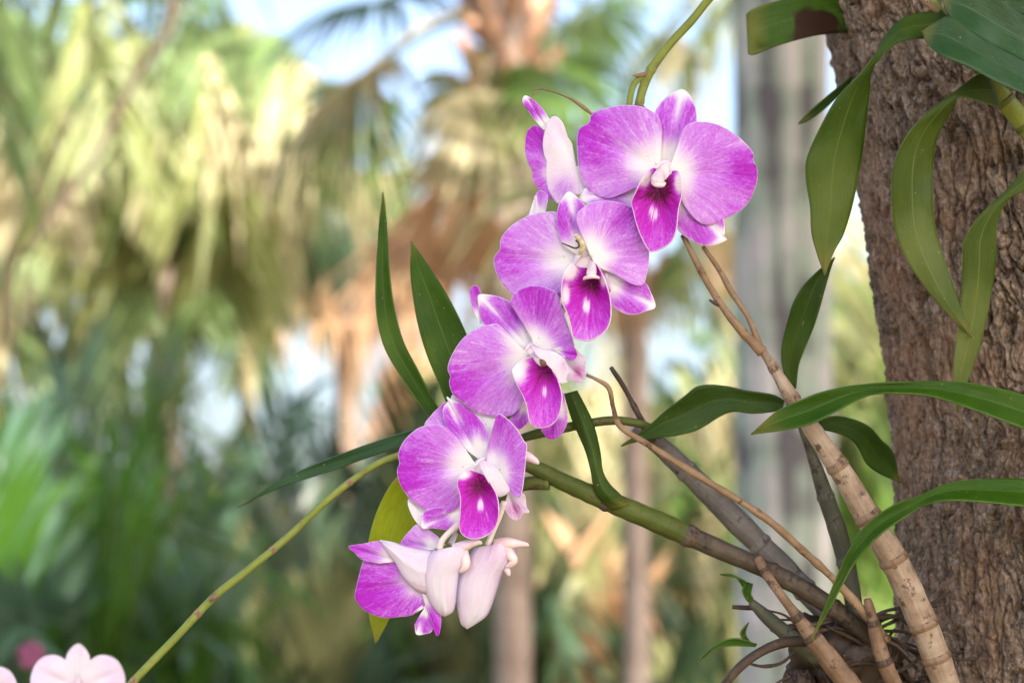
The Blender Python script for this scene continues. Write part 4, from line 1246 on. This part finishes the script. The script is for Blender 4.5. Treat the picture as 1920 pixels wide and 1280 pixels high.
# ---- third flower
f = flower(1010, 660, -4, (1004, 664, -8, 24))
petal("sepal", f, Z3, (420, 330), [(405, 352), (385, 320), (350, 250), (330, 180), (322, 120), (335, 75), (375, 60), (400, 95), (415, 130), (450, 230), (460, 320)], -40, (0, 0), -3, "petal", gain=1.2, nu=48)
petal("sepal", f, Z3, (780, 540), [(720, 540), (620, 490), (520, 420), (450, 370), (425, 345), (400, 290), (385, 200), (388, 130), (470, 130), (560, 150), (630, 190), (700, 280), (770, 400), (800, 490)], -22, (.03, .06), -6, "sepal")
petal("petal", f, Z3, (770, 590), [(740, 560), (650, 480), (560, 372), (520, 345), (470, 355), (400, 370), (330, 410), (260, 470), (200, 560), (165, 640), (158, 700), (180, 740), (168, 780), (180, 840), (200, 880), (260, 930), (330, 985), (400, 1020), (470, 1040), (560, 1045), (640, 1030), (700, 970), (745, 890), (780, 780), (800, 660)], -4, (.08, -.02), -8, dark=((230, 790), 26, 22, .22))
petal("petal", f, Z3, (835, 530), [(800, 500), (772, 400), (755, 330), (700, 270), (640, 205), (625, 180), (650, 130), (700, 90), (780, 62), (860, 65), (930, 90), (975, 115), (1000, 180), (1030, 270), (1060, 360), (1090, 450), (1108, 525), (1050, 545), (960, 552), (890, 550)], -2, (.22, -.05), 4, gain=1.05, dark=((880, 240), 20, 34, .25))
petal("petal", f, Z3, (960, 545), [(940, 540), (1000, 520), (1060, 515), (1112, 530), (1130, 580), (1100, 622), (1050, 605), (1000, 570)], 12, (.1, .1), 0, "petal", gain=1.3, nu=48, nv=14)
petal("sepal", f, Z3, (1030, 640), [(1030, 600), (1080, 560), (1112, 528), (1150, 568), (1194, 607), (1188, 640), (1198, 720), (1180, 770), (1140, 790), (1080, 777), (1030, 760)], -6, (.1, 0), -4, "pale", gain=.7, dark=((1140, 710), 12, 14, 1.0), nu=56)
petal("sepal", f, Z3, (740, 960), [(720, 900), (690, 950), (650, 1020), (620, 1085), (690, 1137), (735, 1110), (770, 1065), (770, 980)], -24, (0, 0), -3, "petal", gain=1.2, nu=48)
petal("sepal", f, Z3, (960, 980), [(990, 830), (1020, 850), (1045, 950), (1057, 1060), (1040, 1130), (990, 1197), (920, 1212), (885, 1180), (858, 1130), (880, 1000)], -16, (0, 0), -3, "petal", gain=1.2, nu=48)
petal("lip", f, Z3, (890, 700), [(850, 595), (760, 605), (690, 635), (642, 685), (650, 740), (690, 830), (720, 885), (748, 960), (765, 1060), (790, 1110), (850, 1130), (920, 1115), (980, 1060), (1010, 960), (1015, 880), (990, 780), (955, 700), (915, 635)], 6, (0, 0), 0, "lip",
      zo=[4, 6, 10, 16, 22, 30, 34, 38, 42, 44, 46, 46, 44, 40, 36, 32, 28, 14], white=((880, 850), 6, 15), lobes=[((680, 680), 27, 36)], gain=.88, wave=3)
petal("lip_lobe", f, Z3, (940, 690), [(800, 555), (775, 517), (800, 508), (850, 538), (900, 548), (960, 558), (1020, 598), (1055, 650), (1066, 700), (1045, 755), (1055, 785), (1000, 792), (965, 730), (920, 655), (860, 605)], 34, (.05, 0), -10, "pink", gain=.6, nu=56, nv=16, closed=True, dark=((1040, 650), 10, 16, .5))
blob("column", f, Z3, [(800, 575, 0, 4.9), (835, 615, 18, 6.6), (860, 640, 26, 6.6), (872, 655, 30, 4.1)], M_COLUMN)
blob("anther_cap", f, Z3, [(856, 620, 28, 3), (866, 632, 33, 5), (876, 648, 34, 6), (884, 660, 32, 3)], M_ANTHER, n=12)

# ---- fourth flower
f = flower(900, 870, 0, (910, 882, -2, 26))
petal("sepal", f, Z4, (640, 250), [(560, 200), (530, 120), (532, 50), (600, 85), (680, 115), (740, 150), (760, 200), (730, 300), (690, 300)], -30, (0, 0), -3, "pale", gain=.25, nu=48)
petal("petal", f, Z4, (560, 280), [(480, 260), (400, 205), (430, 150), (470, 110), (502, 84), (520, 130), (560, 200)], -34, (0, 0), -3, "petal", gain=.8, nu=48)
petal("sepal", f, Z4, (660, 360), [(620, 330), (550, 270), (505, 205), (488, 150), (490, 110), (512, 80), (504, 58), (530, 74), (580, 95), (640, 140), (690, 200), (716, 260), (718, 325), (690, 370)], -16, (.02, .06), -6, "sepal", gain=1.05)
petal("petal", f, Z4, (650, 395), [(610, 340), (545, 245), (490, 200), (430, 195), (370, 210), (310, 260), (280, 310), (273, 350), (280, 380), (267, 410), (275, 460), (300, 510), (340, 560), (400, 600), (470, 622), (545, 605), (590, 550), (620, 470)], 0, (.10, 0), -8, gain=1.1, dark=((340, 470), 30, 26, .2))
petal("petal", f, Z4, (735, 430), [(700, 370), (700, 330), (705, 290), (730, 200), (750, 143), (790, 160), (840, 210), (875, 270), (890, 290), (886, 350), (880, 420), (870, 500), (855, 545), (815, 520), (770, 470)], 14, (.45, -.03), 6, gain=1.05, dark=((810, 330), 20, 26, .2))
petal("sepal", f, Z4, (800, 520), [(775, 530), (800, 500), (850, 520), (880, 530), (890, 590), (902, 616), (872, 620), (850, 652), (812, 642), (780, 590)], 4, (.1, 0), -2, "pale", gain=.6, dark=((835, 600), 14, 16, 1.2), nu=56)
petal("sepal", f, Z4, (580, 600), [(560, 570), (480, 590), (402, 605), (383, 687), (440, 690), (510, 697), (565, 672), (590, 630)], -8, (0, 0), -3, "sepal", gain=.9, nu=56)
petal("sepal", f, Z4, (420, 640), [(400, 600), (360, 563), (325, 548), (320, 580), (345, 640), (382, 682), (420, 680)], -22, (0, 0), -3, "pale", gain=.2, nu=40)
petal("lip", f, Z4, (665, 490), [(660, 425), (610, 410), (572, 435), (556, 480), (570, 540), (570, 620), (565, 680), (580, 720), (620, 742), (670, 738), (720, 710), (750, 660), (756, 590), (745, 530), (722, 485), (692, 440)], 10, (0, 0), 0, "lip",
      zo=[4, 8, 14, 20, 26, 32, 36, 38, 40, 40, 38, 36, 34, 30, 24, 12], white=((668, 582), 7, 14), lobes=[((580, 430), 22, 14)], gain=.95, wave=3)
petal("lip_lobe", f, Z4, (730, 470), [(672, 410), (657, 385), (675, 367), (710, 375), (745, 405), (802, 490), (802, 520), (760, 540), (735, 520), (700, 460)], 30, (.05, 0), -8, "pink", gain=.5, nu=48, nv=14, closed=True)
blob("spur", f, Z4, [(860, 335, -16, 8), (895, 348, -14, 9), (930, 368, -10, 6.5), (948, 381, -8, 2.5)], M_COLUMN, n=16)

# ---- lowest flowers, seen from behind and from the side
f = flower(800, 1060, -10)
tube("pedicel", [(945, 940, 6, 5.5), (938, 965, 0, 5), (925, 995, -2, 5), (914, 1022, 2, 6)], M_PEDICEL, f, 10, 18)
tube("pedicel", [(862, 980, -8, 6), (840, 1000, 0, 6), (828, 1015, 4, 6), (824, 1030, 6, 7)], M_PEDICEL, f, 10, 18)
petal("petal", f, Z4, (450, 790), [(500, 770), (450, 720), (375, 672), (330, 700), (285, 768), (360, 795), (430, 815)], -22, (0, 0), -3, "petal", gain=.75, nu=48)
petal("sepal", f, Z4, (270, 850), [(270, 810), (190, 755), (100, 765), (34, 778), (60, 805), (102, 842), (180, 860)], -14, (0, 0), -3, "petal", gain=1.1, nu=48)
petal("petal", f, Z4, (400, 930), [(330, 860), (220, 800), (130, 820), (105, 850), (90, 900), (75, 960), (65, 1020), (90, 1062), (140, 1100), (210, 1120), (280, 1115), (340, 1105), (400, 1062), (430, 1010)], -8, (.14, 0), -6, "petal", gain=1.5)
hood("sepal", f, Z4, [(440, 797, 407, 1007), (380, 790, 355, 985), (310, 778, 300, 930), (250, 758, 262, 860), (215, 752, 222, 806)], 0, 20, (186, 748), .1)
petal("sepal", f, Z4, (390, 1010), [(385, 1000), (425, 1020), (455, 1080), (478, 1110), (472, 1190), (456, 1206), (437, 1150), (420, 1080)], -2, (0, 0), -3, "petal", gain=1.7, nu=40)
petal("sepal", f, Z4, (400, 1070), [(340, 1108), (350, 1090), (410, 1050), (432, 1100), (437, 1180), (400, 1198), (360, 1199), (352, 1150)], -10, (0, 0), -3, "sepal", nu=40)
hood("sepal", f, Z4, [(440, 800, 602, 765), (412, 835, 608, 810), (397, 885, 592, 865), (393, 930, 566, 905), (400, 980, 555, 965), (425, 1040, 547, 1045), (458, 1090, 532, 1092)], 10, 26, (495, 1112), .22)
blob("spur", f, Z4, [(540, 790, 12, 10), (590, 775, 18, 10), (630, 762, 22, 7), (660, 758, 24, 5), (674, 765, 24, 2)], M_COLUMN, n=16)
blob("spur", f, Z4, [(585, 800, 14, 9), (592, 835, 20, 10), (598, 865, 22, 8.5), (584, 888, 20, 6), (566, 898, 14, 3)], M_SPUR, n=16)
f = flower(895, 1070, -14)
hood("sepal", f, Z4, [(640, 785, 835, 750), (610, 835, 838, 810), (585, 885, 802, 872), (563, 940, 772, 905), (553, 1000, 748, 975), (556, 1060, 722, 1055), (566, 1115, 695, 1110), (578, 1152, 645, 1147)], -8, 26, (603, 1172), .42)
blob("spur", f, Z4, [(740, 770, -2, 11), (790, 762, 4, 11), (835, 764, 8, 8.5), (870, 767, 10, 5.5), (890, 770, 10, 4), (901, 774, 10, 1.5)], M_SPUR, n=18)
blob("spur", f, Z4, [(790, 790, 4, 10), (812, 820, 8, 10), (828, 845, 10, 8), (812, 864, 8, 6), (790, 874, 4, 3)], M_SPUR, n=16)
blob("spur", f, Z4, [(780, 870, -6, 6), (795, 890, -4, 6), (803, 912, -4, 4), (806, 920, -4, 1.5)], M_COLUMN, n=12)

# ---- half hidden flower at the back of the top one
f = flower(1070, 300, -60)
petal("sepal", f, Z1, (385, 370), [(350, 367), (300, 310), (250, 240), (212, 180), (228, 140), (280, 165), (340, 220), (394, 300), (410, 350)], -66, (0, 0), -3, "sepal", gain=1.1, nu=48)
petal("petal", f, Z1, (460, 640), [(400, 430), (350, 370), (300, 338), (250, 370), (232, 430), (230, 510), (250, 590), (275, 640), (280, 700), (310, 750), (360, 800), (425, 845), (470, 830)], -58, (.2, 0), -6, "petal", gain=1.35, nu=64)
petal("petal", f, Z1, (570, 610), [(545, 460), (500, 390), (480, 320), (435, 278), (390, 300), (360, 380), (348, 470), (360, 545), (375, 580), (368, 650), (375, 730), (400, 800), (450, 862), (490, 830), (520, 785), (580, 800), (640, 770), (640, 600)], -46, (.12, 0), 0, "pale", gain=.6, nu=64, bend=-10, mat=M_PETAL, dark=((490, 760), 24, 26, .7))
petal("sepal", f, Z1, (330, 930), [(232, 950), (265, 905), (285, 860), (300, 800), (330, 772), (378, 800), (376, 860), (360, 940)], -50, (0, 0), -3, "petal", gain=.7, nu=40)
petal("sepal", f, Z1, (285, 945), [(250, 950), (265, 900), (285, 840), (300, 805), (312, 850), (325, 920), (330, 950)], -44, (0, 0), -3, "pale", gain=.2, nu=32)

# ---- dried scrap caught on the second flower
wt = tag(empty("withered_scrap", P(1075, 460, 14)), "small curled dry brown and cream scrap caught on an orchid petal", "plant scrap")
blob("thread", wt, Z2, [(1013, 462, 16, 1.2), (1060, 482, 17, 1.6), (1110, 501, 18, 1.8), (1140, 492, 20, 1.8), (1138, 465, 20, 1.4), (1118, 440, 20, 2.0)], CANE["root"], n=30, seg=8)
blob("curl", wt, Z2, [(1108, 415, 19, 3.0), (1122, 408, 20, 4.4), (1145, 432, 21, 5.0), (1165, 462, 22, 5.2), (1170, 495, 22, 5.6), (1160, 525, 21, 4.6), (1148, 545, 19, 3.2), (1142, 552, 18, 1.2)],
     mat_plain("scrap_cream", (0.30, 0.22, 0.10), (0.62, 0.55, 0.38), 700, .6), n=34, seg=10)

# ------------------------------------------------------------------ second spray, low and pale
sp2 = tag(empty("orchid_spray", P(900, 845, -90)), "long green flower stem bowing to pale blurred orchid flowers near the low clump", "orchid spray")
s2p = [(930, 850, -92, 6.7), (820, 838, -88, 6.7), (740, 856, -84, 6.7), (690, 880, -80, 6.7), (620, 932, -74, 6.7), (540, 1006, -66, 7.0), (470, 1064, -58, 7.0), (400, 1120, -50, 7.4), (330, 1194, -40, 7.4), (245, 1282, -26, 7.4), (170, 1370, -10, 6.7), (120, 1440, 0, 5.9)]
st2 = tube("stem", s2p, CANE["stem"], sp2, 14, 120, .08)
nodes_on(st2, s2p, [.28, .46, .635, .80], CANE["stalk"], 4)
bract_pts = [(404, 1116, -44, 7), (398, 1122, -40, 6), (392, 1126, -38, 2)]
tube("bract", bract_pts, CANE["node"], st2, 8, 10)


def pale_flower(cx, cy, z, s, sign=1):
    f = empty("flower", P(cx, cy, z), sp2)
    sc = (s, cx, cy)
    petal("sepal", f, sc, (0, 0), [(-14, 0), (-30, -40), (-30, -80), (-8, -108), (10, -108), (30, -80), (30, -40), (14, 0)], z - 6, (0, 0), -6, "pale", gain=.5, nu=48, mat=M_PETAL)
    for q in (-1, 1):
        o = [(6 * q, -14), (24 * q, -60), (60 * q, -82), (100 * q, -70), (122 * q, -30), (120 * q, 10), (96 * q, 44), (56 * q, 50), (20 * q, 24)]
        petal("petal", f, sc, (4 * q, 4), o, z, (.1 * q, 0), -10, "pale", gain=.62, nu=56, mat=M_PETAL)
        o = [(6 * q, 10), (34 * q, 40), (52 * q, 80), (46 * q, 112), (18 * q, 90), (2 * q, 50)]
        petal("sepal", f, sc, (4 * q, 14), o, z - 8, (0, 0), -6, "pale", gain=.62, nu=48, mat=M_PETAL)
    petal("lip", f, sc, (0, 22), [(0, -6), (-20, 0), (-30, 24), (-26, 60), (-14, 92), (0, 98), (14, 92), (26, 60), (30, 24), (20, 0)], z + 4, (0, 0), 0, "lip", zo=[0, 12, 22, 28, 32, 34, 32, 28, 22, 12], gain=.8)
    blob("column", f, sc, [(0, -16, z, 8), (0, 0, z + 14, 10), (0, 12, z + 22, 6)], M_COLUMN, n=12)
    return f


pale_flower(146, 1286, -850, .72)
pale_flower(-44, 1300, -850, .62)
tube("pedicel", [(150, 1392, -6, 6), (140, 1350, -240, 6), (146, 1300, -840, 6)], M_PEDICEL, sp2, 10, 20)
tube("pedicel", [(120, 1440, 0, 6), (20, 1400, -240, 6), (-44, 1310, -840, 6)], M_PEDICEL, sp2, 10, 20)

# magenta blooms far behind the low corner
mg = tag(empty("magenta_bloom", at(58, 1290, 2.6)), "small blurred magenta bloom behind the pale orchid flowers", "flower")
for i in range(5):
    a = i * 1.257 + .3
    c = at(60, 1228, 2.6)
    tpt = [c, c + np.array([math.cos(a), -.1, math.sin(a)]) * .01, c + np.array([math.cos(a), -.25, math.sin(a)]) * .016]
    s_ = spline(tpt, 8)
    w = np.array([.004, .012, .017, .019, .018, .015, .010, .002]) * .5
    sd = np.array([-math.sin(a), 0, math.cos(a)])
    V = np.vstack([np.stack([s_[k] - sd * w[k], s_[k] + np.array([0, -.004, 0]), s_[k] + sd * w[k]]) for k in range(8)])
    mesh_obj("petal", V, grid_faces(8, 3), mat_plain("bloom_magenta", (0.24, 0.05, 0.14), (0.34, 0.12, 0.22), 60, .5, .3, .3) if i == 0 else bpy.data.materials["bloom_magenta"], mg, thick=.0008)
s_ = spline([at(58, 1235, 2.61), at(70, 1400, 2.64), foot_of(75, 2.7)], 20)
v, f_, uv = tube_data(np.c_[s_, np.full(20, .004)], 8)
mesh_obj("stem", v, f_, CANE["stem"], mg, uv)
